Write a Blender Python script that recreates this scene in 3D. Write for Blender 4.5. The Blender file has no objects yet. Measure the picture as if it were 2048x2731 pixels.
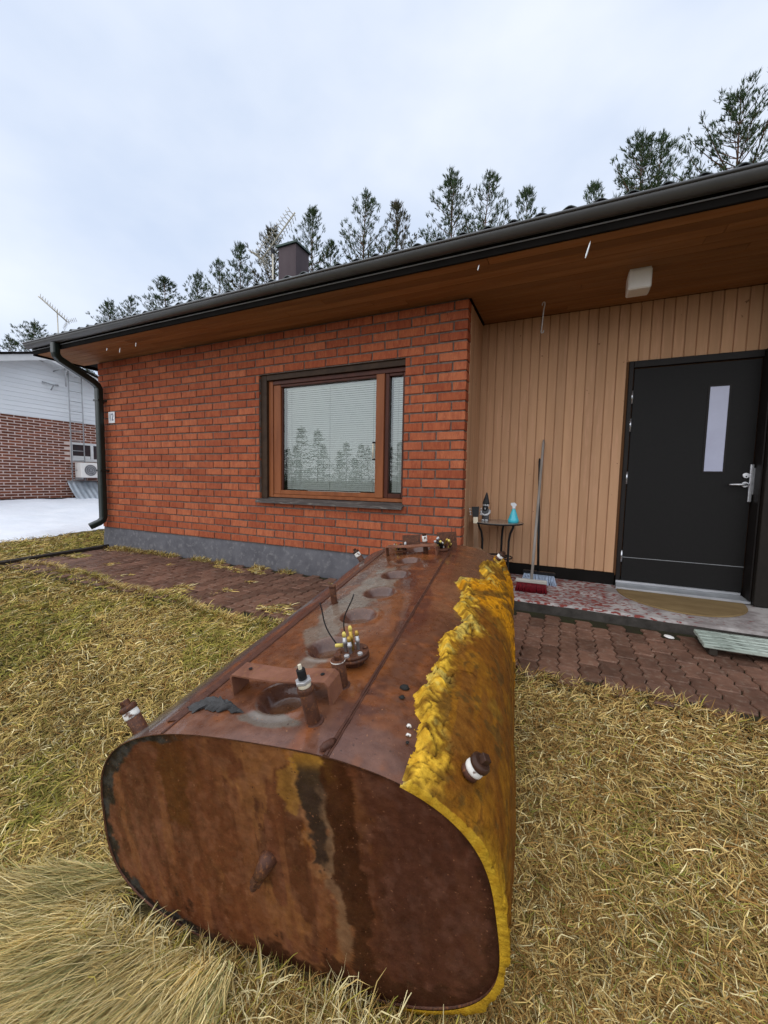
import bpy, math, random
import numpy as np
from mathutils import Matrix, Vector
random.seed(7); RNG = np.random.default_rng(7)
rad = math.radians
sc = bpy.context.scene
COL = sc.collection

# ------------------------------------------------------------------ camera
cd = bpy.data.cameras.new('camera'); cam = bpy.data.objects.new('camera', cd); COL.objects.link(cam)
CAM = Vector((0.8971, -3.74, 1.1008))
yaw, pitch, roll = -0.4308, -0.0797, 0.0190
fw = Vector((math.sin(yaw)*math.cos(pitch), math.cos(yaw)*math.cos(pitch), math.sin(pitch)))
rt0 = Vector((math.cos(yaw), -math.sin(yaw), 0)); up0 = rt0.cross(fw)
rt = rt0*math.cos(roll) + up0*math.sin(roll); up = -rt0*math.sin(roll) + up0*math.cos(roll)
cam.matrix_world = Matrix(((rt.x, up.x, -fw.x, CAM.x), (rt.y, up.y, -fw.y, CAM.y), (rt.z, up.z, -fw.z, CAM.z), (0, 0, 0, 1)))
cd.sensor_fit = 'VERTICAL'; cd.sensor_height = 24.0; cd.lens = 1050.38/2731*24.0
cd.clip_start = 0.05; cd.clip_end = 600
sc.camera = cam

# ------------------------------------------------------------------ overcast sky and soft sun
SUN_EL, SUN_AZ = rad(50), rad(200)          # sun behind the cloud, over the photographer's shoulder
world = bpy.data.worlds.new('World'); sc.world = world; world.use_nodes = True
nt = world.node_tree; nt.nodes.clear()
def wn(t, **k):
    n = nt.nodes.new(t)
    for a, b in k.items(): setattr(n, a, b)
    return n
wo = wn('ShaderNodeOutputWorld'); bg = wn('ShaderNodeBackground'); sky = wn('ShaderNodeTexSky')
sky.sky_type = 'NISHITA'; sky.sun_disc = False; sky.sun_elevation = SUN_EL; sky.sun_rotation = SUN_AZ
sky.air_density = 1.0; sky.dust_density = 2.0
tc = wn('ShaderNodeTexCoord'); mp = wn('ShaderNodeMapping'); mp.inputs['Scale'].default_value = (1.0, 1.0, 1.8)
nz = wn('ShaderNodeTexNoise'); nz.inputs['Scale'].default_value = 2.3; nz.inputs['Detail'].default_value = 5; nz.inputs['Roughness'].default_value = 0.5
rp = wn('ShaderNodeValToRGB')
rp.color_ramp.elements[0].position = 0.30; rp.color_ramp.elements[0].color = (5.0, 5.8, 7.25, 1)
rp.color_ramp.elements[1].position = 0.70; rp.color_ramp.elements[1].color = (7.0, 7.45, 8.2, 1)
mx = wn('ShaderNodeMix', data_type='RGBA'); mx.inputs[0].default_value = 0.86
nt.links.new(tc.outputs['Generated'], mp.inputs[0]); nt.links.new(mp.outputs[0], nz.inputs[0]); nt.links.new(nz.outputs[0], rp.inputs[0])
nt.links.new(sky.outputs[0], mx.inputs[6]); nt.links.new(rp.outputs[0], mx.inputs[7])
nt.links.new(mx.outputs[2], bg.inputs[0]); bg.inputs[1].default_value = 0.1
nt.links.new(bg.outputs[0], wo.inputs[0])
sd = bpy.data.lights.new('sun', 'SUN'); sun = bpy.data.objects.new('sun', sd); COL.objects.link(sun)
sd.energy = 1.5; sd.angle = rad(125); sd.color = (1.0, 0.97, 0.92)
sv = Vector((math.sin(SUN_AZ)*math.cos(SUN_EL), math.cos(SUN_AZ)*math.cos(SUN_EL), math.sin(SUN_EL)))
sun.rotation_euler = sv.to_track_quat('Z', 'Y').to_euler(); sun.location = (0, -10, 12)
vs = sc.view_settings; vs.view_transform = 'Standard'; vs.look = 'None'; vs.gamma = 1.0; vs.use_curve_mapping = False
vs.exposure = 0.52
sc.render.engine = 'CYCLES'; sc.cycles.use_denoising = True; sc.cycles.max_bounces = 8

# ------------------------------------------------------------------ helpers
ORG = {}                                    # world origin of every object that has children
def mesh_np(name, V, F):
    V = np.ascontiguousarray(V, dtype=np.float32); F = np.ascontiguousarray(F, dtype=np.int32)
    me = bpy.data.meshes.new(name); k = F.shape[1]
    me.vertices.add(len(V)); me.vertices.foreach_set('co', V.ravel())
    me.loops.add(F.size); me.loops.foreach_set('vertex_index', F.ravel())
    me.polygons.add(len(F)); me.polygons.foreach_set('loop_start', np.arange(0, F.size, k, dtype=np.int32))
    me.update(calc_edges=True); me.validate()
    return me
def set_col(me, C, name='Col'):
    at = me.color_attributes.new(name, 'FLOAT_COLOR', 'POINT')
    if C.shape[1] == 3: C = np.concatenate([C, np.ones((len(C), 1))], 1)
    at.data.foreach_set('color', np.ascontiguousarray(C, dtype=np.float32).ravel())
def link(o, parent, org):
    COL.objects.link(o); org = Vector(org); ORG[o.name] = org
    if parent is not None:
        o.parent = parent; o.location = org - ORG[parent.name]
    else: o.location = org
    return o
def empty(name, loc, parent=None):
    o = bpy.data.objects.new(name, None); o.empty_display_size = 0.1
    return link(o, parent, loc)
def tag(o, label=None, cat=None, group=None, kind=None):
    for k, v in (('label', label), ('category', cat), ('group', group), ('kind', kind)):
        if v: o[k] = v
    return o
class G:
    """collects shapes in world coordinates; build() makes ONE mesh object"""
    def __init__(s): s.v = []; s.f = []; s.sm = []
    def add(s, V, F, smooth=False):
        n = len(s.v); s.v += [tuple(p) for p in V]; s.f += [tuple(i+n for i in f) for f in F]; s.sm += [smooth]*len(F); return s
    def box(s, x0, x1, y0, y1, z0, z1, b=0.0):
        if b <= 0:
            V = [(x, y, z) for x in (x0, x1) for y in (y0, y1) for z in (z0, z1)]
            return s.add(V, [(0,1,3,2),(4,6,7,5),(0,4,5,1),(2,3,7,6),(0,2,6,4),(1,5,7,3)])
        V, F = bevel_box(x1-x0, y1-y0, z1-z0, b); c = ((x0+x1)/2, (y0+y1)/2, (z0+z1)/2)
        return s.add([(p[0]+c[0], p[1]+c[1], p[2]+c[2]) for p in V], F)
    def tube(s, pts, r, n=8, cap=True, smooth=True):
        P = [Vector(p) for p in pts]; R = r if hasattr(r, '__len__') else [r]*len(P)
        V = []; F = []; ref = None
        for i, p in enumerate(P):
            d = (P[min(i+1, len(P)-1)] - P[max(i-1, 0)])
            d = d.normalized() if d.length > 1e-9 else Vector((0, 0, 1))
            if ref is None: ref = d.orthogonal().normalized()
            u = (ref - d*ref.dot(d)); u = u.normalized() if u.length > 1e-6 else d.orthogonal().normalized()
            ref = u; w = d.cross(u)
            for k in range(n):
                a = 2*math.pi*k/n; V.append(p + (u*math.cos(a) + w*math.sin(a))*R[i])
        for i in range(len(P)-1):
            for k in range(n): F.append((i*n+k, i*n+(k+1) % n, (i+1)*n+(k+1) % n, (i+1)*n+k))
        s.add(V, F, smooth)
        if cap:
            m = len(s.v) - len(V)
            s.f += [tuple(m+k for k in reversed(range(n))), tuple(m+(len(P)-1)*n+k for k in range(n))]; s.sm += [False]*2
        return s
    def lathe(s, prof, org, ax=(0, 0, 1), n=20, smooth=True, sq=None):
        ax = Vector(ax).normalized(); u = ax.orthogonal().normalized(); w = ax.cross(u); o = Vector(org); V = []; F = []
        for r, h in prof:
            for k in range(n):
                a = 2*math.pi*(k+.5)/n; V.append(o + ax*h + (u*math.cos(a)+w*math.sin(a))*r)
        for i in range(len(prof)-1):
            for k in range(n): F.append((i*n+k, i*n+(k+1) % n, (i+1)*n+(k+1) % n, (i+1)*n+k))
        s.add(V, F, smooth); m = len(s.v)-len(V)
        s.f += [tuple(m+k for k in reversed(range(n))), tuple(m+(len(prof)-1)*n+k for k in range(n))]; s.sm += [False]*2
        return s
    def prism(s, poly, z0, z1):
        n = len(poly); V = [(x, y, z0) for x, y in poly] + [(x, y, z1) for x, y in poly]
        return s.add(V, [tuple(reversed(range(n))), tuple(range(n, 2*n))] + [(i, (i+1) % n, n+(i+1) % n, n+i) for i in range(n)])
    def map(s, fn): s.v = [tuple(fn(*p)) for p in s.v]; return s
    def build(s, name, mat, parent=None, org=None):
        if org is None:
            a = np.array(s.v); org = (a.min(0)+a.max(0))/2
        org = Vector(org); me = bpy.data.meshes.new(name)
        me.from_pydata([Vector(p)-org for p in s.v], [], s.f); me.polygons.foreach_set('use_smooth', s.sm); me.materials.append(mat); me.update()
        return link(bpy.data.objects.new(name, me), parent, org)
def bevel_box(w, d, h, b):
    V = []; ids = {}
    for sx in (-1, 1):
        for sy in (-1, 1):
            for sz in (-1, 1):
                c = (sx*w/2, sy*d/2, sz*h/2)
                for ax in range(3):
                    p = [c[i] - (b*(sx, sy, sz)[i] if i != ax else 0) for i in range(3)]
                    ids[(sx, sy, sz, ax)] = len(V); V.append(tuple(p))
    F = []
    for ax in range(3):
        o = [i for i in range(3) if i != ax]
        for sg in (-1, 1):
            q = []
            for a, c in ((-1, -1), (1, -1), (1, 1), (-1, 1)):
                t = [0, 0, 0]; t[ax] = sg; t[o[0]] = a; t[o[1]] = c; q.append(ids[(*t, ax)])
            F.append(tuple(q if (sg > 0) == (ax != 1) else reversed(q)))
        for a in (-1, 1):
            for c in (-1, 1):
                t0 = [0, 0, 0]; t0[ax] = -1; t0[o[0]] = a; t0[o[1]] = c; t1 = list(t0); t1[ax] = 1
                q = [ids[(*t0, o[0])], ids[(*t0, o[1])], ids[(*t1, o[1])], ids[(*t1, o[0])]]
                F.append(tuple(q if (a*c > 0) == (ax != 1) else reversed(q)))
    for sx in (-1, 1):
        for sy in (-1, 1):
            for sz in (-1, 1):
                q = [ids[(sx, sy, sz, a)] for a in range(3)]
                F.append(tuple(q if sx*sy*sz > 0 else reversed(q)))
    return V, F
def box(name, mat, parent, x0, x1, y0, y1, z0, z1, b=0.003): return G().box(x0, x1, y0, y1, z0, z1, b).build(name, mat, parent)
def shared(name, me, loc, parent, rot=None):
    o = bpy.data.objects.new(name, me); link(o, parent, loc)
    if rot: o.rotation_euler = rot
    return o
def copy_tree(o, parent=None):
    c = o.copy(); COL.objects.link(c); c.parent = parent; ORG[c.name] = ORG.get(o.name, Vector())
    for ch in list(o.children): copy_tree(ch, c)
    return c
# value noise
def _h(i, j, k):
    n = (i*374761393 + j*668265263 + k*2147483647) & 0xffffffff
    n = ((n ^ (n >> 13))*1274126177) & 0xffffffff
    return ((n ^ (n >> 16)) & 0xffff)/65535.0
def vnoise(x, y, z=0.0):
    x = np.asarray(x, float); y = np.asarray(y, float)+0*x; z = np.asarray(z, float)+0*x
    xi, yi, zi = (np.floor(a).astype(np.int64) for a in (x, y, z)); xf, yf, zf = x-xi, y-yi, z-zi
    u, v, w = (t*t*(3-2*t) for t in (xf, yf, zf)); r = 0
    for a in (0, 1):
        for b in (0, 1):
            for c in (0, 1):
                r = r + _h(xi+a, yi+b, zi+c)*(u if a else 1-u)*(v if b else 1-v)*(w if c else 1-w)
    return r
def fbm(x, y, z=0.0, o=4):
    r = 0; s = 1; t = 0
    for i in range(o):
        r = r + vnoise(x*2**i+17*i, y*2**i+31*i, np.asarray(z)*2**i+7*i)*s; t += s; s *= .5
    return r/t
def sst(a, b, x):
    t = np.clip((x-a)/(b-a), 0, 1); return t*t*(3-2*t)
def lerp(A, B, t): return A*(1-t[..., None]) + np.asarray(B)*t[..., None]

# ------------------------------------------------------------------ materials
def M(name, c1, c2=None, scale=8, detail=5, rough=.7, bump=0, bscale=40, stretch=(1, 1, 1), metal=0, var=0, c3=None, thr=None, attr=None, island=False, spec=.18, bstretch=None, bdist=.01, coat=0, trans=0, rvar=0, c3t=(.52, .68), c3s=3.7, c4=None, c4t=(.64, .70), c4s=9.0):
    m = bpy.data.materials.new(name); m.use_nodes = True; n = m.node_tree; b = n.nodes['Principled BSDF']; L = n.links.new
    b.inputs['Roughness'].default_value = rough; b.inputs['Metallic'].default_value = metal; b.inputs['Specular IOR Level'].default_value = spec
    if coat: b.inputs['Coat Weight'].default_value = coat; b.inputs['Coat Roughness'].default_value = .08
    if trans: b.inputs['Transmission Weight'].default_value = trans
    tc = n.nodes.new('ShaderNodeTexCoord')
    src = tc.outputs['Object']
    need = c2 or bump or attr
    if var or island:                       # shift the grain of every copy
        oi = n.nodes.new('ShaderNodeObjectInfo'); ge = n.nodes.new('ShaderNodeNewGeometry')
        rnd = ge.outputs['Random Per Island'] if island else oi.outputs['Random']
        ml = n.nodes.new('ShaderNodeMath'); ml.operation = 'MULTIPLY'; ml.inputs[1].default_value = 37.0; L(rnd, ml.inputs[0])
        va = n.nodes.new('ShaderNodeVectorMath'); va.operation = 'ADD'; L(src, va.inputs[0]); L(ml.outputs[0], va.inputs[1]); src = va.outputs[0]
    def noise(s, d, st):
        mp = n.nodes.new('ShaderNodeMapping'); mp.inputs['Scale'].default_value = st; L(src, mp.inputs[0])
        z = n.nodes.new('ShaderNodeTexNoise'); z.inputs['Scale'].default_value = s; z.inputs['Detail'].default_value = d; z.inputs['Roughness'].default_value = .6; L(mp.outputs[0], z.inputs[0]); return z.outputs[0]
    def mix(f, a, c, mode='MIX'):
        x = n.nodes.new('ShaderNodeMix'); x.data_type = 'RGBA'; x.blend_type = mode
        if isinstance(f, (int, float)): x.inputs[0].default_value = f
        else: L(f, x.inputs[0])
        for s_, i in ((a, 6), (c, 7)):
            if isinstance(s_, tuple): x.inputs[i].default_value = (*s_[:3], 1)
            else: L(s_, x.inputs[i])
        return x.outputs[2]
    def rng(f, a, c, lo=0., hi=1.):
        x = n.nodes.new('ShaderNodeMapRange'); x.inputs[1].default_value = a; x.inputs[2].default_value = c; x.inputs[3].default_value = lo; x.inputs[4].default_value = hi; L(f, x.inputs[0]); return x.outputs[0]
    col = tuple(c1)
    if attr:
        at = n.nodes.new('ShaderNodeVertexColor'); at.layer_name = attr; col = at.outputs[0]
        if c2: col = mix(rng(noise(scale, detail, stretch), .3, .7), col, mix(1.0, col, tuple(c2), 'MULTIPLY'))
    elif c2:
        t0, t1 = thr or (.35, .65)
        col = mix(rng(noise(scale, detail, stretch), t0, t1), col, tuple(c2))
    if c3: col = mix(rng(noise(scale*c3s, detail, stretch), *c3t), col, tuple(c3))
    if c4: col = mix(rng(noise(scale*c4s, 3, (1, 1, 1)), *c4t), col, tuple(c4))
    if var:
        if isinstance(var, (list, tuple)):
            cr = n.nodes.new('ShaderNodeValToRGB'); cr.color_ramp.interpolation = 'CONSTANT'; e = cr.color_ramp.elements
            for i, cc in enumerate(var):
                el = e[i] if i < 2 else e.new(i/len(var)); el.position = i/len(var); el.color = (*cc, 1)
            L(rnd, cr.inputs[0]); col = mix(1.0, col, cr.outputs[0], 'MULTIPLY')
        else:
            v_ = rng(rnd, 0, 1, 1-var, 1+var); cb = n.nodes.new('ShaderNodeCombineColor')
            for i in range(3): L(v_, cb.inputs[i])
            col = mix(1.0, col, cb.outputs[0], 'MULTIPLY')
    if isinstance(col, tuple): b.inputs['Base Color'].default_value = (*col[:3], 1)
    else: L(col, b.inputs['Base Color'])
    if rvar: L(rng(noise(scale*1.3, 4, (1, 1, 1)), .35, .65, max(rough-rvar, .03), rough+rvar), b.inputs['Roughness'])
    if bump:
        bp = n.nodes.new('ShaderNodeBump'); bp.inputs['Strength'].default_value = bump; bp.inputs['Distance'].default_value = bdist
        L(noise(bscale, 6, bstretch or stretch), bp.inputs['Height']); L(bp.outputs[0], b.inputs['Normal'])
    return m
BRV = [(1.0, 1.0, 1.0), (.86, .78, .74), (1.08, 1.12, 1.1), (.94, .9, .88), (.83, .75, .73), (1.05, 1.04, .98), (.92, .84, .78), (1.0, .95, .92), (1.12, 1.2, 1.2), (.88, .82, .80)]
m_brick = M('brick red', (.415, .118, .052), (.295, .072, .035), scale=26, stretch=(1, 1, .22), rough=.85, bump=.5, bscale=70, bstretch=(1, 1, .3), var=BRV, c3=(.45, .145, .065), bdist=.004, c4=(.16, .05, .035), c4t=(.66, .72), c4s=2.2)
m_brick_j = M('brick red joined', (.415, .118, .052), (.295, .072, .035), scale=26, stretch=(1, 1, .22), rough=.85, bump=.5, bscale=70, bstretch=(1, 1, .3), var=BRV, island=True, c3=(.45, .145, .065), bdist=.004, c4=(.16, .05, .035), c4t=(.66, .72), c4s=2.2)
m_mortar = M('mortar', (.19, .150, .128), (.11, .085, .072), scale=30, rough=.95, bump=.5, bscale=90, bdist=.004)
m_plinth = M('plinth paint', (.125, .122, .132), (.085, .083, .092), scale=5, rough=.85, bump=.45, bscale=25, c3=(.16, .155, .16), bdist=.006)
m_clad = M('beige boarding', (.52, .303, .170), (.455, .258, .143), scale=9, stretch=(1, 1, .08), rough=.72, bump=.3, bscale=60, bstretch=(1, 1, .05), var=.07, bdist=.003, c3=(.55, .315, .19), c4=(.20, .10, .05), c4t=(.70, .74), c4s=2.0)
m_clad_gap = M('boarding groove', (.16, .076, .034), rough=.9)
m_soffit = M('soffit wood', (.36, .175, .072), (.25, .115, .045), scale=7, stretch=(.12, 1.5, 1), rough=.65, bump=.25, bscale=50, bstretch=(.08, 1, 1), var=.20, bdist=.003, c3=(.31, .13, .040))
m_fascia = M('dark fascia', (.012, .010, .009), (.008, .007, .006), scale=5, rough=.85, spec=.1)
m_gutter = M('gutter steel', (.075, .075, .075), (.06, .06, .061), scale=4, rough=.38, spec=.6)
m_gutter_lip = M('gutter lip', (.30, .30, .31), (.22, .22, .23), scale=9, rough=.35)
m_down = M('downpipe green', (.013, .021, .017), (.009, .015, .012), scale=6, rough=.32, spec=.35)
m_roof = M('roof sheet', (.016, .030, .030), (.026, .042, .042), scale=6, rough=.33, spec=.6)
m_chim = M('chimney sheet', (.085, .062, .068), (.065, .046, .052), scale=4, rough=.55, stretch=(1, 1, .3))
m_chimcap = M('chimney cap', (.03, .055, .045), rough=.4)
m_frame = M('window wood', (.29, .098, .036), (.205, .066, .025), scale=10, stretch=(1, 1, .15), rough=.42, bump=.15, bscale=40, bdist=.002)
m_frame_d = M('window wood dark', (.09, .028, .017), (.06, .02, .013), scale=10, stretch=(1, 1, .2), rough=.4)
m_casing = M('window casing', (.058, .033, .019), (.036, .021, .013), scale=9, rough=.55)
m_sill = M('window sill', (.105, .092, .085), (.06, .053, .05), scale=14, stretch=(.15, 1, 1), rough=.6, bump=.2, bscale=40, c3=(.2, .18, .16), bdist=.003)
m_slat = M('blind slat', (.90, .92, .90), rough=.45)
m_cord = M('blind cord', (.25, .28, .27), rough=.8)
m_room = M('room dark', (.08, .085, .08), rough=.9)
m_door = M('door paint', (.0150, .0142, .0138), (.0128, .0122, .0120), spec=.12, scale=60, rough=.5, bump=.08, bscale=300, bdist=.001)
m_door_f = M('door frame paint', (.016, .013, .012), (.012, .010, .009), scale=8, rough=.5)
m_panel_r = M('dark side panel', (.018, .014, .011), (.014, .011, .009), scale=20, rough=.5)
m_steel = M('brushed steel', (.62, .62, .64), (.5, .5, .52), scale=30, rough=.28, metal=.9)
m_alu = M('aluminium sill', (.62, .63, .66), (.42, .43, .45), scale=18, rough=.35, metal=.6, stretch=(.2, 1, 1))
m_white = M('white plastic', (.84, .82, .78), (.78, .76, .72), scale=5, rough=.4)
m_frost = M('frosted glass', (.42, .44, .58), (.36, .37, .5), scale=2.5, rough=.25, spec=.7)
m_conc = M('concrete', (.20, .19, .18), (.11, .10, .095), scale=7, rough=.9, bump=.6, bscale=30, c3=(.26, .25, .24), bdist=.006)
m_step = M('step top worn paint', (.40, .37, .35), (.23, .20, .19), scale=7, detail=8, rough=.75, bump=.5, bscale=35, bdist=.004, thr=(.42, .6))
m_riser = M('step riser', (.085, .075, .066), (.045, .040, .034), scale=9, rough=.9, bump=.7, bscale=30, bdist=.006)
m_paver = M('paver', (.170, .088, .058), (.112, .058, .039), scale=9, rough=.58, bump=.6, bscale=60, var=.28, c3=(.19, .125, .090), c4=(.34, .29, .23), c4t=(.72, .75), c4s=4.0, bdist=.004, rvar=.14)
m_paver_j = M('paver joined', (.170, .088, .058), (.112, .058, .039), scale=9, rough=.58, bump=.6, bscale=60, var=.28, island=True, c3=(.19, .125, .090), c4=(.34, .29, .23), c4t=(.72, .75), c4s=4.0, bdist=.004, rvar=.14)
m_bed = M('sand bed', (.030, .022, .014), (.030, .032, .012), scale=15, rough=.95, bump=.5, bscale=60, bdist=.006)
m_soil = M('lawn soil', (.085, .060, .022), (.045, .036, .014), scale=9, detail=8, rough=.95, bump=.8, bscale=45, c3=(.15, .12, .05), bdist=.02)
m_grass = M('grass', (.4, .3, .1), attr='Col', rough=.75, spec=.10)
m_snow = M('snow', (.80, .83, .88), (.74, .78, .84), scale=2, rough=.6, bump=.35, bscale=9, bdist=.03)
m_rust = M('wet rust', (.2, .08, .05), (.62, .55, .52), attr='Col', scale=30, detail=9, rough=.34, bump=.30, bscale=80, bdist=.002, spec=.3, rvar=.16, coat=.5, c3=(.05, .02, .012), c3t=(.64, .69), c3s=2.3, c4=(.27, .12, .055), c4t=(.67, .71), c4s=4.0)
m_rust_end = M('rust end', (.2, .08, .05), (.64, .56, .52), attr='Col', scale=38, detail=9, rough=.46, bump=.55, bscale=75, bdist=.003, spec=.12, rvar=.14, c3=(.048, .018, .010), c3t=(.66, .70), c3s=1.7, c4=(.20, .085, .042), c4t=(.66, .72), c4s=3.2)
m_rustp = M('rusty fitting', (.105, .042, .024), (.055, .024, .016), scale=30, detail=6, rough=.45, bump=.4, bscale=90, c3=(.19, .075, .03), bdist=.003)
m_rustb = M('rusty bracket', (.235, .105, .065), (.15, .062, .038), scale=18, detail=6, rough=.4, bump=.35, bscale=80, c3=(.22, .10, .05), bdist=.003)
m_seam = M('weld seam', (.10, .042, .027), (.06, .026, .018), scale=40, rough=.42, bump=.6, bscale=120, bdist=.004)
m_rim = M('bitumen rim', (.012, .011, .010), (.030, .030, .028), spec=.2, scale=20, rough=.8, bump=.4, bscale=40, bdist=.004)
m_foam = M('old foam', (.5, .3, .03), (.62, .52, .34), attr='Col', c4=(.10, .055, .012), c4t=(.68, .72), c4s=2.5, scale=40, detail=9, rough=.72, bump=1.0, bscale=85, bdist=.007, spec=.12)
m_tape = M('white tape', (.70, .68, .63), (.12, .06, .04), scale=38, thr=(.54, .62), rough=.55)
m_cap = M('brown plug', (.036, .017, .011), (.055, .026, .016), scale=20, rough=.32)
m_black = M('black metal', (.010, .010, .011), (.016, .016, .017), scale=20, rough=.42)
m_brass = M('brass', (.55, .36, .07), (.40, .25, .06), scale=40, rough=.35, metal=.4)
m_yellow = M('yellow cap', (.72, .60, .16), (.55, .42, .1), scale=30, rough=.5)
m_zinc = M('zinc', (.55, .55, .56), (.38, .37, .36), scale=50, rough=.4, metal=.5)
m_felt = M('grey felt', (.075, .074, .074), (.035, .034, .034), scale=20, detail=8, rough=.9, bump=.9, bscale=40, bdist=.01)
m_needle = M('pine needles', (.052, .090, .030), (.034, .064, .024), scale=1.2, rough=.65, c3=(.085, .10, .045))
m_spruce = M('spruce needles', (.085, .165, .060), (.065, .125, .048), scale=1.2, rough=.65)
m_needle_b = M('browning pine needles', (.075, .072, .032), (.045, .048, .022), scale=1.0, rough=.65, c3=(.13, .085, .04))
m_bark = M('pine bark', (.085, .055, .040), (.16, .085, .05), scale=2, stretch=(1, 1, .3), rough=.9)
m_nbrick = M('neighbour brick', (.215, .074, .040), (.135, .046, .028), scale=14, rough=.85, var=[(1, 1, 1), (.75, .72, .72), (1.2, 1.15, 1.1), (.9, .9, .9)])
m_nbrick_j = M('neighbour brick joined', (.215, .074, .040), (.135, .046, .028), scale=14, rough=.85, island=True, var=[(1, 1, 1), (.75, .72, .72), (1.2, 1.15, 1.1), (.9, .9, .9)])
m_nmortar = M('neighbour mortar', (.66, .54, .49), (.58, .47, .42), scale=12, rough=.9)
m_siding = M('white siding', (.74, .77, .79), (.68, .71, .73), scale=3, stretch=(1, .1, 1), rough=.55, var=.03)
m_nwhite = M('white trim', (.68, .69, .69), (.60, .61, .61), scale=4, rough=.5)
m_ngrey = M('galvanised', (.36, .37, .38), (.28, .29, .30), scale=9, rough=.45, metal=.3)
m_sheet = M('zinc sheet', (.42, .46, .50), (.27, .31, .35), scale=5, stretch=(1, 1, .2), rough=.35, metal=.4)
m_mat = M('doormat', (.225, .155, .072), (.165, .108, .048), scale=9, stretch=(.35, 1, 1), rough=.95, bump=.7, bscale=220, bdist=.004)
m_green = M('green painted wood', (.44, .49, .43), (.30, .35, .30), scale=22, stretch=(.2, 1, 1), rough=.7, c3=(.075, .085, .07))
m_redbr = M('red bristles', (.16, .006, .012), (.09, .004, .008), scale=60, rough=.5, var=.2)
m_blubr = M('pale blue bristles', (.40, .47, .58), (.28, .34, .44), scale=60, rough=.5, var=.15)
m_oldwood = M('weathered wood', (.29, .255, .225), (.19, .165, .145), scale=12, stretch=(1, 1, .08), rough=.8, bump=.3, bscale=50, bstretch=(1, 1, .06), bdist=.002)
m_oldwood_h = M('weathered block', (.48, .46, .42), (.36, .34, .30), scale=16, stretch=(.15, 1, 1), rough=.8)
m_cyan = M('cyan bottle', (.06, .50, .58), (.045, .44, .54), scale=4, rough=.22, spec=.6)
m_clear = M('clear plastic', (.62, .64, .66), rough=.25)
m_gnome = M('gnome dark', (.030, .031, .033), (.016, .017, .018), scale=25, rough=.6, c3=(.07, .07, .075))
m_gnomew = M('gnome white', (.62, .62, .62), (.45, .45, .45), scale=40, rough=.6)
m_gnomeg = M('gnome grey', (.12, .12, .125), (.07, .07, .072), scale=30, rough=.6)
m_neck = M('guitar neck', (.20, .115, .06), (.14, .075, .038), scale=14, stretch=(1, 1, .2), rough=.4)
m_ivory = M('ivory', (.68, .62, .48), (.62, .55, .41), scale=10, rough=.4)
m_tabletop = M('table top', (.26, .215, .18), (.18, .15, .125), scale=8, rough=.2, spec=.7)
m_edging = M('edging board', (.020, .016, .013), (.04, .032, .024), scale=10, stretch=(1, .15, 1), rough=.7)
m_signw = M('sign enamel', (.78, .78, .80), rough=.3)
m_signb = M('sign digits', (.02, .04, .10), rough=.4)
m_weed = M('dry stalk', (.22, .15, .08), rough=.8)
m_drop = M('water drop', (.75, .78, .80), rough=.1, spec=.7)
def glass_mat():
    m = bpy.data.materials.new('window glass'); m.use_nodes = True; n = m.node_tree; n.nodes.clear(); L = n.links.new
    o = n.nodes.new('ShaderNodeOutputMaterial'); t = n.nodes.new('ShaderNodeBsdfTransparent'); g = n.nodes.new('ShaderNodeBsdfGlossy'); f = n.nodes.new('ShaderNodeFresnel'); x = n.nodes.new('ShaderNodeMixShader')
    t.inputs[0].default_value = (.95, .985, .96, 1); g.inputs['Roughness'].default_value = .0; g.inputs[0].default_value = (.92, .97, .97, 1); f.inputs[0].default_value = 2.0
    L(f.outputs[0], x.inputs[0]); L(t.outputs[0], x.inputs[1]); L(g.outputs[0], x.inputs[2]); L(x.outputs[0], o.inputs[0]); return m
m_glass = glass_mat()

# ------------------------------------------------------------------ ground
def lawn_z(x, y):
    x = np.asarray(x, float); y = np.asarray(y, float)
    z = -.03 - .12*sst(-1.35, -3.0, y) + .02*(fbm(x*.9+3, y*.9+8, 0, 3)-.5) - .075*sst(.65, -.25, x)*sst(-2.2, -2.95, y)
    return z + .36*sst(-7.0, -12.5, x)
def axis(near, far, lo, hi):
    a = [lo-(hi-lo)*0]
    g = list(np.linspace(lo, hi, near)); s = (hi-lo)/near; out = list(g)
    d = s; p = hi
    while p < far: d *= 1.35; p += d; out.append(p)
    d = s; p = lo
    while p > -far: d *= 1.35; p -= d; out.append(p)
    return np.array(sorted(out))
ax_, ay_ = axis(150, 180, -14, 4), axis(70, 180, -5, 2)
XX, YY = np.meshgrid(ax_, ay_, indexing='ij'); nx, ny = XX.shape
idx = np.arange(nx*ny).reshape(nx, ny)
QF = np.stack([idx[:-1, :-1], idx[1:, :-1], idx[1:, 1:], idx[:-1, 1:]], -1).reshape(-1, 4)
me = mesh_np('lawn', np.stack([XX, YY, lawn_z(XX, YY)], -1).reshape(-1, 3), QF); me.materials.append(m_soil)
me.polygons.foreach_set('use_smooth', [True]*len(me.polygons))
lawn = link(bpy.data.objects.new('lawn', me), None, (0, 0, 0)); tag(lawn, kind='structure', label='lawn around the house')
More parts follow.
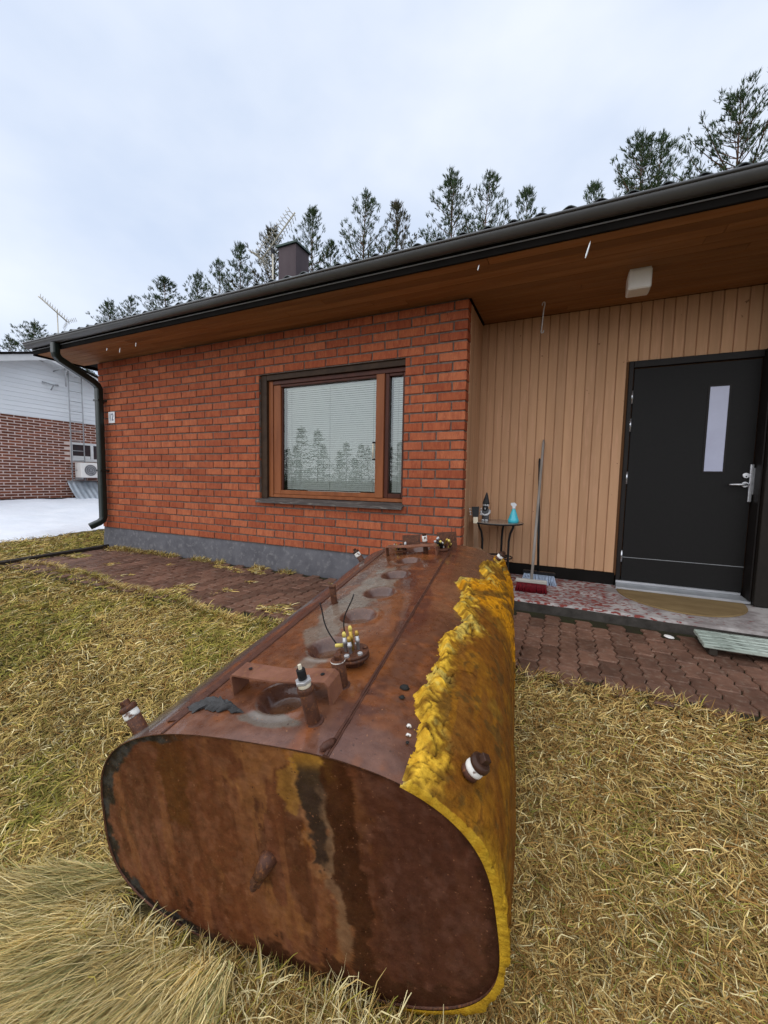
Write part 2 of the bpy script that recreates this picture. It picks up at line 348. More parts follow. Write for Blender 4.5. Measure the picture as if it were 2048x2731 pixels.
# snow patch in front of the neighbour's gable
sx_ = np.linspace(-12.9, -6.9, 110); sy_ = np.linspace(-9, 9, 200)
SX, SY = np.meshgrid(sx_, sy_, indexing='ij')
edge = -7.42 - .28*sst(-.5, 1.6, SY) + .8*(fbm(SX*1.3, SY*1.3, 5, 5)-.5) - .25*sst(-1, -4, SY)
th = .12*sst(0, .45, edge-SX)*(1-.0*SX) - .03
far_ = sst(-12.15, -12.45, SX + .25*(fbm(SX*2, SY*2, 9, 3)-.5)); th = th - .16*far_
SZ = lawn_z(SX, SY) + th + (.09*(fbm(SX*.8, SY*.8, 2, 3)-.5)+.05*(fbm(SX*3, SY*3, 4, 3)-.5))*sst(0, .5, edge-SX)
si = np.arange(SX.size).reshape(SX.shape)
SQ = np.stack([si[:-1, :-1], si[1:, :-1], si[1:, 1:], si[:-1, 1:]], -1).reshape(-1, 4)
me = mesh_np('snow', np.stack([SX, SY, SZ], -1).reshape(-1, 3), SQ); me.materials.append(m_snow); me.polygons.foreach_set('use_smooth', [True]*len(me.polygons))
tag(link(bpy.data.objects.new('snow', me), None, (0, 0, 0)), 'melting snow lying between the lawn and the white gabled house', 'snow', kind='stuff')

# ------------------------------------------------------------------ paved path with interlocking pavers
PATH_F = -1.46
path = G().box(-5.62, 5.0, PATH_F, -.02, -.09, -.014).build('paved_path', m_bed); tag(path, kind='structure', label='paved path along the brick wall')
PW, PL, ZA = .1135, .214, .0085
def paver_poly():
    nseg = 4; L_ = []; R_ = []
    for i in range(nseg+1):
        y = -PL/2 + PL*i/nseg; s = ZA*(1 if i % 2 else -1)
        L_.append((-PW/2+s, y)); R_.append((PW/2+s, y))
    return L_, R_
def paver_mesh(k):
    L_, R_ = paver_poly(); g = .0026; ys = 1-2*g/PL
    poly = [(x-g, y*ys) for x, y in R_] + [(x+g, y*ys) for x, y in reversed(L_)]
    n = len(poly); ch = .006; V = [(x, y, -.05) for x, y in poly] + [(x, y, -ch) for x, y in poly]
    V += [(x-math.copysign(ch, x), y-(math.copysign(ch, y) if abs(y) > PL*.4 else 0), 0) for x, y in poly]
    F = [(i, (i+1) % n, n+(i+1) % n, n+i) for i in range(n)] + [(n+i, n+(i+1) % n, 2*n+(i+1) % n, 2*n+i) for i in range(n)]
    h = n//2
    F += [(2*n+i, 2*n+i+1, 3*n-2-i, 3*n-1-i) for i in range(h-1)]
    return V, F
PV, PF = paver_mesh(0)
pav_me = bpy.data.meshes.new('paver'); pav_me.from_pydata(PV, [], PF); pav_me.materials.append(m_paver)
spots = []
nxp = int((5.0+5.6)/PW)
for i in range(nxp):
    x = -5.56 + PW*(i+.5)
    for j in range(8):
        y = -.125 - PL*(j + (.5 if i % 2 else 0))
        if y - PL/2 < PATH_F - .02 or (x > -.02 and y > -.27): continue
        z = random.uniform(-.0045, .0045) + .008*(float(fbm(x*1.5, y*1.5))-.5)
        spots.append((x, y, z))
def shows(x, y):                            # hidden behind the tank or out of the frame?
    u = Vector((x, y, 0))-CAM; d = u.dot(fw); a = u.dot(rt)/d; tank = -.75 < x + (y+1.4)*0 < .62
    return d > 0 and abs(a) < .99 and not tank
spots.sort(key=lambda p: (not shows(p[0], p[1]), (p[0]-CAM.x)**2+(p[1]-CAM.y)**2))
rest = G()
for k, p in enumerate(spots):
    if k < 300:
        o = shared('paver', pav_me, p, path); o.rotation_euler = (random.gauss(0, .006), random.gauss(0, .006), random.gauss(0, .006))
    else: rest.add([(a+p[0], b+p[1], c+p[2]) for a, b, c in PV], PF)
o = rest.build('paver_remainder', m_paver_j, path); o['kind'] = 'stuff'
# entrance step: concrete slab sloping slightly, with flaking red paint
def step_z(x, y): return .082 + .03*(y+.16)/.8 - .006*max(0, x-1.0)
gx = np.linspace(.004, 3.6, 120); gy = np.linspace(-.165, .70, 30); g = G()
V = []
for x in gx:
    for y in gy:
        e = .012*(float(vnoise(x*9, 3.1))-.5) if y < -.15 else 0
        V.append((x, y+e, step_z(x, y) - (.014 if y < -.15 else 0) + .003*(float(fbm(x*8, y*8))-.5)))
N = len(gy); F = [(i*N+j, (i+1)*N+j, (i+1)*N+j+1, i*N+j+1) for i in range(len(gx)-1) for j in range(N-1)]
ng = len(V)
for x in gx: V.append((x, -.150 + .01*(float(vnoise(x*7, 1.1))-.5), -.06))
RV = [V[i*N] for i in range(len(gx))] + V[ng:]; RF = [(len(gx)+i, len(gx)+i+1, i+1, i) for i in range(len(gx)-1)]; V = V[:ng]
g.add(V, F); stp = g.build('entrance_step', m_step, None, (1.8, .27, 0)); tag(stp, kind='structure', label='low concrete step with flaking red paint below the dark door')
G().add([(x, y_+.0005, z) for x, y_, z in RV], RF).build('riser', m_riser, stp)
nn = m_step.node_tree; b_ = nn.nodes['Principled BSDF']; old = b_.inputs['Base Color'].links[0].from_socket
tcx = nn.nodes.new('ShaderNodeTexCoord'); mpx = nn.nodes.new('ShaderNodeMapping'); mpx.inputs['Scale'].default_value = (.55, 1, 1)
n1 = nn.nodes.new('ShaderNodeTexNoise'); n1.inputs['Scale'].default_value = 42; n1.inputs['Detail'].default_value = 7
sepx = nn.nodes.new('ShaderNodeSeparateXYZ'); mr0 = nn.nodes.new('ShaderNodeMapRange')
mr0.inputs[1].default_value = -.6; mr0.inputs[2].default_value = .3; mr0.inputs[3].default_value = .015; mr0.inputs[4].default_value = -.14
ad = nn.nodes.new('ShaderNodeMath'); ad.operation = 'ADD'; mr = nn.nodes.new('ShaderNodeMapRange'); mr.inputs[1].default_value = .5; mr.inputs[2].default_value = .56
mxx = nn.nodes.new('ShaderNodeMix'); mxx.data_type = 'RGBA'; mxx.inputs[7].default_value = (.20, .045, .036, 1)
for a, b2 in ((tcx.outputs['Object'], mpx.inputs[0]), (mpx.outputs[0], n1.inputs[0]), (tcx.outputs['Object'], sepx.inputs[0]), (sepx.outputs[0], mr0.inputs[0]), (n1.outputs[0], ad.inputs[0]), (mr0.outputs[0], ad.inputs[1]), (ad.outputs[0], mr.inputs[0]), (mr.outputs[0], mxx.inputs[0]), (old, mxx.inputs[6]), (mxx.outputs[2], b_.inputs['Base Color'])): nn.links.new(a, b2)

# ------------------------------------------------------------------ the brick house
house = empty('brick_house', (-2.8, 0, 0)); tag(house, 'low red brick house with dark metal roof, large window and boarded entrance recess', 'house')
XL, ZB, CH, SOF = -5.66, .292, .0925, 2.80
WX0, WX1, WZ0, WZ1 = -2.505, -.619, ZB+6*CH, ZB+22*CH
g = G()                                     # mortar body, with the window opening left free
for a, b, c, d in ((XL, WX0, ZB, SOF-.003), (WX1, 0, ZB, SOF-.003), (WX0, WX1, ZB, WZ0), (WX0, WX1, WZ1, SOF-.003)):
    g.box(a+.010*(a == XL), b-.010*(b == 0), .011, .116, c, d)
wall = g.build('brick_wall', m_mortar, house, (-2.8, 0, 0))
bricks = []
def course(k):
    out = []; x = 0.0; first = .270 if k % 2 else .1275
    ln = first
    while x > XL+.02:
        x0 = max(x-ln, XL); out.append((x0, x)); x = x-ln-.015; ln = .270
    return out
for k in range(27):
    z0 = ZB + k*CH + .009
    for a, b in course(k):
        segs = [(a, b)]
        if 6 <= k < 22:
            segs = []
            if a < WX0: segs.append((a, min(b, WX0)))
            if b > WX1: segs.append((max(a, WX1), b))
            if a >= WX0 and b <= WX1: continue
        for s0, s1 in segs:
            if s1-s0 > .02: bricks.append((s0, s1, z0))
cache = {}
def brick_me(ln, mat):
    key = (round(ln, 3), random.randrange(4))
    if key not in cache:
        V, F = bevel_box(ln, .122, .0775, .0045)
        V = [(x+random.gauss(0, .0017), y+random.gauss(0, .0012), z+random.gauss(0, .0016)) for x, y, z in V]
        me = bpy.data.meshes.new('brick'); me.from_pydata(V, [], F); me.materials.append(mat); cache[key] = me
    return cache[key]
bricks.sort(key=lambda p: ((p[0]+p[1])/2-CAM.x)**2 + (p[2]-CAM.z)**2 + CAM.y**2)
rest = G()
for k, (a, b, z) in enumerate(bricks):
    c = ((a+b)/2, .061+random.gauss(0, .0013), z+.03875+random.gauss(0, .0008))
    if k < 300: o = shared('brick', brick_me(b-a, m_brick), c, wall)
    else:
        V, F = bevel_box(b-a, .122, .0775, .0035); rest.add([(x+c[0]+random.gauss(0, .0008), y+c[1], zz+c[2]+random.gauss(0, .0008)) for x, y, zz in V], F)
o = rest.build('brick_remainder', m_brick_j, wall); o['kind'] = 'stuff'
# plinth with a slightly stepped face
g = G(); xs = np.linspace(XL, .0, 60)
prof = [(-.004, -.12), (-.006, .07), (-.000, .085), (.002, .19), (.010, .20), (.013, ZB-.003), (.4, ZB-.003)]
V = [(x, y + .002*(float(fbm(x*2, z*6))-.5), z) for x in xs for y, z in prof]; n = len(prof)
F = [(i*n+j, (i+1)*n+j, (i+1)*n+j+1, i*n+j+1) for i in range(len(xs)-1) for j in range(n-1)]
g.add(V, F, True); g.add([(XL, y, z) for y, z in prof]+[(XL, .4, -.12)], [tuple(range(n+1))]); g.add([(0, y, z) for y, z in prof]+[(0, .4, -.12)], [tuple(reversed(range(n+1)))])
g.build('plinth', m_plinth, house)
# side walls and the dark body behind (closed so light and other viewpoints behave)
g = G(); g.box(XL+.02, XL+.12, .125, 8.0, .0, 2.9); g.box(3.6, 3.75, .2, 8.0, 0, 2.9); g.box(XL, 3.7, 7.9, 8.0, 0, 2.9); g.build('outer_wall', m_brick_j, house)
room = G(); room.box(-2.75, -.35, .55, .6, .6, 2.7); room.box(-2.75, -2.7, .13, .55, .6, 2.7); room.box(-.4, -.35, .13, .55, .6, 2.7); room.box(-2.7, -.4, .13, .55, .55, .6); room.box(-2.7, -.4, .13, .55, 2.7, 2.75); room.build('room_interior', m_room, house)
# ---- window
win = empty('window', (-1.56, .1, .88), house)
box('casing', m_casing, win, WX0+.002, -2.415, .035, .118, WZ0+.01, WZ1-.002)
box('casing', m_casing, win, -2.413, WX1-.002, .035, .118, 2.262, WZ1-.002)
box('casing', m_casing, win, -.632, WX1-.002, .045, .118, WZ0+.01, 2.26)
def bar(nm, mt, x0, x1, z0, z1, y0=.07, y1=.135): return box(nm, mt, win, x0, x1, y0, y1, z0, z1, .004)
bar('frame', m_frame, -2.413, -2.350, .874, 2.260); bar('frame', m_frame_d, -2.348, -.634, 2.212, 2.260)
bar('frame', m_frame, -2.348, -.634, .874, .912); bar('mullion', m_frame, -.968, -.872, .914, 2.210, .062, .135)
bar('sash', m_frame, -2.347, -2.243, .914, 2.210, .082, .132); bar('sash', m_frame_d, -2.241, -.970, 2.182, 2.210, .082, .132); bar('sash', m_frame, -2.241, -.970, .914, .963, .078, .132)
bar('sash', m_frame_d, -.870, -.826, .914, 2.210, .082, .132); bar('sash', m_frame_d, -.672, -.634, .914, 2.210, .082, .132); bar('sash', m_frame_d, -.824, -.674, 2.182, 2.210, .082, .132); bar('sash', m_frame_d, -.824, -.674, .914, .963, .082, .132)
bar('glazing_bead', m_frame_d, -2.242, -2.226, .965, 2.180, .10, .13)
bar('putty_strip', m_oldwood_h, -1.85, -1.15, .962, .967, .078, .095)
for x0, x1 in ((-2.226, -.972), (-.826, -.672)):
    G().add([(x0, .118, .964), (x1, .118, .964), (x1, .118, 2.181), (x0, .118, 2.181)], [(0, 1, 2, 3)]).build('pane', m_glass, win)
def slat_mesh(w):
    V = []; n = 5
    for x in (-w/2, w/2):
        for i in range(n):
            t = i/(n-1)-.5; V.append((x, t*.0135, t*.0222 + .0020*(1-4*t*t)))
    F = [(i, i+1, n+i+1, n+i) for i in range(n-1)]
    me = bpy.data.meshes.new('blind_slat'); me.from_pydata(V, [], F); me.materials.append(m_slat); me.polygons.foreach_set('use_smooth', [True]*len(me.polygons)); return me
for x0, x1 in ((-2.215, -.985), (-.815, -.680)):
    sm = slat_mesh(x1-x0); z = .985
    while z < 2.155: shared('blind_slat', sm, ((x0+x1)/2, .175+random.gauss(0, .0006), z), win); z += .0232
    box('blind_rail', m_slat, win, x0, x1, .160, .190, 2.157, 2.180)
for x in (-2.14, -1.60, -1.04, -.75): G().tube([(x, .162, .97), (x, .162, 2.16)], .0012, 5).build('blind_cord', m_cord, win)
g = G().add([(-2.515, -.062, .832), (-.602, -.062, .832), (-.602, .08, .868), (-2.515, .08, .868), (-2.515, -.062, .808), (-.602, -.062, .808), (-.602, .0, .838), (-2.515, .0, .838)],
            [(0, 1, 2, 3), (4, 5, 1, 0), (7, 6, 5, 4), (1, 5, 6, 2), (0, 3, 7, 4)])
g.build('window_sill', m_sill, win)
# ---- recess: boarded walls
back = box('recess_wall', m_clad_gap, house, -.05, 3.6, .712, .78, .21, 2.85, 0)
bx = -.027
while bx < 3.5:
    z0 = .2376 if bx < 1.30 else 2.262
    x1 = bx+.0868
    if bx < 1.38 < x1 and z0 < 1: x1 = 1.383
    box('cladding_board', m_clad, back, bx+.0065, x1-.0015, .694, .712, z0+random.uniform(-.003, .003), SOF-.004, .003)
    G().add([(bx-.0015, .702, z0), (bx+.0065, .7065, z0), (bx+.0065, .7065, SOF-.005), (bx-.0015, .702, SOF-.005)], [(0, 1, 2, 3)]).build('board_tongue', m_clad, back)
    bx += .0868
side = box('recess_side_wall', m_clad_gap, house, -.10, -.016, .124, .70, .2, 2.85, 0)
for k in range(6): box('cladding_board', m_clad, side, -.016, -.002+.003*(k == 0), .126+k*.0955, .126+k*.0955+.089, .24, SOF-.014, .003)
box('corner_batten', m_fascia, house, -.004, .010, .125, .690, SOF-.013, SOF-.001, 0)
box('base_board', m_fascia, house, .0, 1.375, .70, .74, .0, .232)
# ---- door
door = empty('door', (1.89, .71, .16), house)
leaf = box('door_leaf', m_door, door, 1.428, 2.352, .688, .73, .175, 2.19, .003)
G().box(1.429, 2.351, .6865, .6885, .400, .4045).build('groove', m_steel if False else m_ngrey, leaf)
G().box(1.995, 2.01, .683, .70, 1.222, 1.995).box(2.145, 2.16, .683, .70, 1.222, 1.995).box(2.01, 2.145, .683, .70, 1.222, 1.237).box(2.01, 2.145, .683, .70, 1.98, 1.995).build('pane_frame', m_door_f, leaf)
box('pane', m_frost, leaf, 2.0105, 2.1445, .6845, .70, 1.2375, 1.9795, .001)
for za, zb in ((1.87, 1.99), (1.608, 1.729), (1.113, 1.229), (.355, .471)):
    h = G().tube([(1.421, .684, za), (1.421, .684, zb)], .0105, 10).build('hinge', m_steel, door)
    G().tube([(1.421, .684, (za+zb)/2-.002), (1.421, .684, (za+zb)/2+.002)], .0113, 10).build('hinge_ring', m_black, h)
hd = G().lathe([(.026, 0), (.026, .008), (.022, .011)], (2.306, .687, 1.125), (0, -1, 0), 24).build('handle_rose', m_steel, door)
G().tube([(2.306, .68, 1.125), (2.306, .635, 1.125), (2.296, .628, 1.125), (2.25, .627, 1.124), (2.183, .630, 1.123)], [.009, .009, .010, .011, .007], 12).build('lever', m_steel, hd)
kl = G().lathe([(.026, 0), (.026, .010), (.021, .014)], (2.307, .687, 1.203), (0, -1, 0), 24).build('lock_cover', m_steel, door)
box('keyhole', m_black, kl, 2.303, 2.311, .668, .6745, 1.188, 1.200, .001)
G().box(2.327, 2.352, .66, .686, .974, 1.30, .004).box(2.352, 2.366, .664, .686, 1.04, 1.27, .002).build('lock_plate', m_steel, door)
fr = empty('door_frame', (1.89, .7, .16), house)
box('jamb', m_door_f, fr, 1.384, 1.420, .675, .76, .112, 2.26); box('jamb', m_door_f, fr, 2.360, 2.372, .55, .76, .112, 2.26); box('head', m_door_f, fr, 1.421, 2.359, .675, .76, 2.20, 2.26)
g = G().box(1.385, 2.340, .668, .71, .150, .172, .002).build('threshold', m_alu, fr)
G().add([(1.378, .565, .127), (2.372, .565, .127), (2.345, .668, .150), (1.386, .668, .150)], [(0, 1, 2, 3)]).build('threshold_slope', m_ngrey, fr)
box('threshold_nose', m_alu, fr, 1.376, 2.374, .548, .566, .108, .132, .003)
sp = box('side_panel', m_panel_r, house, 2.375, 3.4, .50, .56, .11, 2.79, .004)
box('panel_handle', m_steel, sp, 2.432, 2.442, .47, .50, .86, 1.02, .003)
# ---- eaves
soff = empty('soffit', (-1.4, 0, SOF), house)
y = -.572; row = 0
while y < .69:
    w = .101; x = -6.06 if y < .0 else .012; seams = [x]
    t = x + random.uniform(.8, 3.2)
    while t < 3.3: seams.append(t); t += random.uniform(2.4, 3.9)
    seams.append(3.65)
    for s0, s1 in zip(seams[:-1], seams[1:]):
        box('soffit_board', m_soffit, soff, s0+.001, s1-.001, y+.002, min(y+w-.002, .694), SOF, SOF+.018, .003)
    y += w
box('soffit_backing', m_fascia, soff, -6.06, 3.65, -.575, .70, SOF+.019, SOF+.03, 0)
box('fascia', m_fascia, house, -6.08, 3.65, -.602, -.580, SOF-.003, 2.965)
box('barge_board', m_fascia, house, -6.105, -6.082, -.602, 2.0, SOF-.02, 2.99)
gut = empty('gutter', (-1.2, -.655, 2.91), house)
n = 14; prof = [(-.652+.056*math.cos(math.pi+math.pi*i/n), 2.917+.058*math.sin(math.pi+math.pi*i/n)) for i in range(n+1)]
V = [(x, yy, z) for x in (-6.12, 3.7) for yy, z in prof]; m = n+1
gg = G().add(V, [(i, i+1, m+i+1, m+i) for i in range(n)], True).add([(-6.12, yy, z) for yy, z in prof], [tuple(range(m))])
gg.add([(x, yy+.002*(1 if yy > -.652 else -1)*-1, z+.002) for x in (-6.118, 3.7) for yy, z in prof], [(m+i, m+i+1, i+1, i) for i in range(n)], True)
gg.build('trough', m_gutter, gut)
G().tube([(-6.122, -.712, 2.920), (3.7, -.712, 2.920)], .0095, 10).build('front_bead', m_gutter, gut)
G().tube([(-6.1, -.607, 2.850), (3.7, -.607, 2.850)], .005, 8).build('back_lip', m_gutter_lip, gut)
# roof sheet: waves of 0.183 m, eave to ridge and down the far side
wx = np.arange(-6.12, 3.72, .183/10); ph = (wx/.183) % 1.0
wz = .017*np.maximum(0, np.cos((ph-.5)*2*math.pi))**1.1 + .006*np.cos((ph-.5)*2*math.pi)
rows = [(-.668, 2.958)]
for i in range(14): rows += [(-.668+.36*(i+1)-.004, 2.958+.31*.36*(i+1)-.001), (-.668+.36*(i+1), 2.958+.31*.36*(i+1)-.02)]
rows = rows[:-1]; ry, rz = rows[-1]; rows += [(ry+5, rz-1.55)]
V = [(x, yy, zz+w) for yy, zz in rows for x, w in zip(wx, wz)]; n = len(wx)
F = [(i*n+j, i*n+j+1, (i+1)*n+j+1, (i+1)*n+j) for i in range(len(rows)-1) for j in range(n-1)]
F2 = []; V2 = [(x, -.668, 2.952+w) for x, w in zip(wx, wz)]
G().add(V, F, True).add(V2+V[:n], [(j, j+1, n+j+1, n+j) for j in range(n-1)]).build('roof', m_roof, house)
G().add([(-6.085, -.6, 2.95), (-6.085, ry, rz), (-6.085, ry+5, rz-1.55), (-6.085, ry+5, 2.8), (-6.085, -.6, 2.8)], [(0, 1, 2, 3, 4)]).build('gable_end', m_fascia, house)
# downpipe
def rtube(path, w, d, n=3, name='pipe', mat=None, parent=None):
    g = G(); P = [Vector(p) for p in path]; V = []; F = []; rr = .022
    base = []
    for sx, sy, a0 in ((1, 1, 0), (-1, 1, 90), (-1, -1, 180), (1, -1, 270)):
        for k in range(n):
            a = rad(a0+90*k/(n-1)); base.append((sx*(w/2-rr)+rr*math.cos(a), sy*(d/2-rr)+rr*math.sin(a)))
    m = len(base)
    for i, p in enumerate(P):
        dd = (P[min(i+1, len(P)-1)]-P[max(i-1, 0)]).normalized(); u = Vector((1, 0, 0)); u = (u-dd*u.dot(dd)).normalized(); v = dd.cross(u)
        V += [p+u*a+v*b for a, b in base]
    for i in range(len(P)-1): F += [(i*m+k, i*m+(k+1) % m, (i+1)*m+(k+1) % m, (i+1)*m+k) for k in range(m)]
    F += [tuple(range(m)), tuple((len(P)-1)*m+k for k in reversed(range(m)))]
    return g.add(V, F, False).build(name, mat, parent)
dp = empty('downpipe', (-5.5, -.1, 1.5), house)
rtube([(-5.44, -.65, 2.86), (-5.44, -.65, 2.73), (-5.443, -.640, 2.70), (-5.45, -.60, 2.66), (-5.49, -.17, 2.47), (-5.50, -.11, 2.43), (-5.505, -.085, 2.38), (-5.512, -.082, .46), (-5.513, -.095, .42), (-5.53, -.13, .385), (-5.58, -.24, .325)], .100, .085, 4, 'pipe', m_down, dp)
box('pipe_bracket', m_down, dp, -5.57, -5.45, -.135, .0, 1.16, 1.185, .002); box('pipe_bracket', m_down, dp, -5.57, -5.45, -.135, .0, 2.2, 2.225, .002)
# chimney
ch = box('chimney', m_chim, house, -4.69, -4.25, 3.0, 3.44, 3.6, 5.80, .004)
g = G().add([(-4.73, 2.96, 5.80), (-4.21, 2.96, 5.80), (-4.21, 3.48, 5.80), (-4.73, 3.48, 5.80), (-4.72, 2.97, 5.845), (-4.22, 2.97, 5.845), (-4.22, 3.47, 5.845), (-4.72, 3.47, 5.845)], [(0, 1, 5, 4), (1, 2, 6, 5), (2, 3, 7, 6), (3, 0, 4, 7), (4, 5, 6, 7), (3, 2, 1, 0)])
g.build('chimney_cap', m_chimcap, ch)
# ------------------------------------------------------------------ things on the house
sgn = G().box(-5.418, -5.272, -.012, -.001, 1.882, 2.05, .004).build('number_plate', m_signw)
tag(sgn, 'white house number plate reading 12 on the brick wall', 'sign')
fc = bpy.data.curves.new('digits', 'FONT'); fc.body = '12'; fc.size = .150; fc.align_x = 'CENTER'; fc.align_y = 'CENTER'; fc.extrude = .001; fc.space_character = 1.05
fo = bpy.data.objects.new('digits_curve', fc); COL.objects.link(fo)
dg = bpy.context.evaluated_depsgraph_get(); dm = bpy.data.meshes.new_from_object(fo.evaluated_get(dg)); bpy.data.objects.remove(fo)
dm.name = 'digits'; dm.materials.clear(); dm.materials.append(m_signb)
do = bpy.data.objects.new('digits', dm); link(do, sgn, (-5.345, -.0135, 1.966)); do.rotation_euler = (rad(90), 0, 0); do.scale = (.70, 1, 1)
lamp = empty('ceiling_lamp', (1.34, .08, SOF)); tag(lamp, 'white box shaped lamp mounted under the soffit near the door', 'lamp')
g = G().add([(1.26, .004, 2.64), (1.416, .004, 2.64), (1.424, .166, 2.64), (1.268, .166, 2.64), (1.262, .008, 2.79), (1.424, .008, 2.79), (1.430, .18, 2.79), (1.268, .18, 2.79)], [])
V, F = bevel_box(.158, .165, .150, .010); G().add([(x+1.342, y_+.088, z+2.716) for x, y_, z in V], F).build('lamp_body', m_white, lamp)
box('lamp_base', m_white, lamp, 1.27, 1.414, .014, .162, 2.790, 2.7985, .001)
hk = G().tube([(.612, .318, 2.752), (.613, .318, 2.768), (.619, .318, 2.778), (.628, .318, 2.780), (.635, .318, 2.772), (.635, .318, 2.755), (.628, .318, 2.72), (.616, .318, 2.535), (.611, .318, 2.515), (.617, .318, 2.502), (.630, .318, 2.504), (.635, .318, 2.525)], .0048, 8).build('metal_hook', m_gnomew)
tag(hk, 'long pale wire hook hanging from the soffit over the recess', 'hook')
th_ = empty('thermometer', (-1.005, .09, 1.40)); tag(th_, 'slim cream thermometer fixed beside the large window pane', 'thermometer')
G().tube([(-1.008, .092, 1.335), (-1.008, .092, 1.495)], .008, 10).build('tube', m_ivory, th_)
for z in (1.325, 1.505): box('holder', m_black, th_, -1.017, -.985, .085, .104, z-.008, z+.008, .002)
# roof aerial beside the chimney
m_aer = M('aerial', (.62, .58, .47), (.50, .46, .38), scale=9, rough=.5)
def aerial(root, bx, by, z0, z1, boom0, boom1, elems, lbl):
    t = empty(root, (bx, by, z0)); tag(t, lbl, 'antenna')
    G().tube([(bx, by, z0), (bx, by, z1)], .018, 8).build('mast', m_aer, t)
    A, B = Vector(boom0), Vector(boom1); G().tube([A, B], .018, 6).build('boom', m_aer, t)
    d = (B-A).normalized(); s = d.cross(Vector((0, 0, 1))).normalized(); u = s.cross(d)
    for i in range(elems):
        p = A.lerp(B, (i+.3)/elems); L_ = .21 - .06*i/elems
        for sg in (-1, 1):
            G().tube([p, p+s*sg*L_*.5 + u*.035, p+s*sg*L_+u*.015-d*.05], .0075, 4).tube([p+s*sg*L_*.5+u*.035, p+s*sg*L_*.95+u*.09+d*.02], .0065, 4).build('element', m_aer, t)
    for sg in (-1, 1):
        q = A+u*.18*sg; G().tube([A-d*.02, q-d*.06], .006, 4).build('reflector_arm', m_aer, t)
        for k in range(5):
            r_ = A+u*(.05+.05*k)*sg-d*(.02+.02*k); G().tube([r_-s*.2, r_+s*.2], .0065, 4).build('reflector_rod', m_aer, t)
    return t
ta = aerial('tv_antenna', -5.26, 3.5, 3.9, 6.12, (-5.546, 3.5, 6.03), (-4.673, 3.52, 6.79), 15, 'comb like television antenna on a mast beside the chimney')
box('mast_clamp', m_black, ta, -5.29, -5.23, 3.47, 3.53, 6.06, 6.16, .003)

# ------------------------------------------------------------------ the old oil tank
TO = Vector((0.2547, -3.0211, 0.1329)); TA = Vector((-0.1204, 0.9889, 0.0874)); T1 = Vector((0.9883, 0.111, 0.105)); T2 = Vector((-0.0942, -0.099, 0.9906))
tA, tB, tN, TL = .5698, .3322, 2.9228, 2.03
nO, nA, n1_, n2_ = (np.array(v) for v in (TO, TA, T1, T2))
def TW(s, h, w): return TO + T1*s + T2*h + TA*w
def TWn(s, h, w): return nO + np.asarray(s)[..., None]*n1_ + np.asarray(h)[..., None]*n2_ + np.asarray(w)[..., None]*nA
tank = empty('oil_tank', TW(0, -tB, 1.0)); tag(tank, 'large rusty oval oil tank with torn yellow foam lying on the lawn', 'oil tank')
tt = np.linspace(0, 2*math.pi, 4001); cs, sn = np.cos(tt), np.sin(tt)
rf = 1.0549+.0021*cs+.0031*sn+.002*np.cos(2*tt)+.0025*np.sin(2*tt)-.0018*np.cos(3*tt)-.0155*np.sin(3*tt)-.0587*np.cos(4*tt)+.0052*np.sin(4*tt)
px, py = tA*rf*cs, tB*rf*sn
arc = np.concatenate([[0], np.cumsum(np.hypot(np.diff(px), np.diff(py)))]); PER = arc[-1]
def sect(q):                                # point and outward normal at arc length q (0 = right, counter-clockwise, top at PER/4)
    q = np.mod(q, PER); s = np.interp(q, arc, px); h = np.interp(q, arc, py)
    e = .004; a1, a0, b1, b0 = (np.interp(np.mod(q+d, PER), arc, pp) for pp, d in ((px, e), (px, -e), (py, e), (py, -e)))
    gx_, gy_ = b1-b0, -(a1-a0); l = np.hypot(gx_, gy_)+1e-9
    return s, h, gx_/l, gy_/l
_i0, _i1 = int(np.argmax(np.roll(px, 500)))-500, int(np.argmin(px)); _ii = np.arange(max(_i0, 0), _i1+1)
def q_of_s(s): return np.interp(-np.asarray(s), -px[_ii], arc[_ii])   # upper half, s -> q
def grid_faces(n, m, wrap=False):
    i = np.arange(n*m).reshape(n, m)
    if wrap: i = np.concatenate([i, i[:, :1]], 1)
    return np.stack([i[:-1, :-1], i[:-1, 1:], i[1:, 1:], i[1:, :-1]], -1).reshape(-1, 4)
NQ, NW = 300, 250
Q, Wg = np.meshgrid(np.arange(NQ)*PER/NQ, np.concatenate([np.linspace(0, .5, 90)[:-1], np.linspace(.5, TL, NW-89)]), indexing='ij'); Q = Q.T; Wg = Wg.T
S_, H_, NX, NY = sect(Q)
DIM = [.178, .470, .745, 1.026, 1.306, 1.600, 1.880]
disp = .004*(fbm(S_*5+9, Wg*5, H_*5, 3)-.5)
for w0 in DIM:
    r = np.hypot(S_, Wg-w0); top = (H_ > 0)
    disp = disp + np.where(top, -.032*(1-sst(.046, .078, r)) + .004*np.exp(-((r-.086)/.010)**2), 0)
NEARR = fbm(S_*3+2, Wg*3+5, H_*3, 5); FINE = fbm(S_*14, Wg*14, H_*14, 4); FLOW = fbm(S_*9+4, Wg*2.2, H_*9, 4)
C = np.zeros(S_.shape+(3,)) + np.array([.130, .052, .025])
C = lerp(C, (.185, .080, .038), sst(.44, .60, NEARR)); C = lerp(C, (.085, .030, .018), sst(.50, .66, FLOW)*.85); C = lerp(C, (.175, .080, .052), sst(.26, .0, Wg+.16*(NEARR-.5))*(H_ > .15)*.65)  # last lerp: sky sheen by the near edge, put into the colour as paler pink
C = lerp(C, (.235, .080, .026), sst(.56, .66, FINE)*.6*sst(.0, .25, H_))
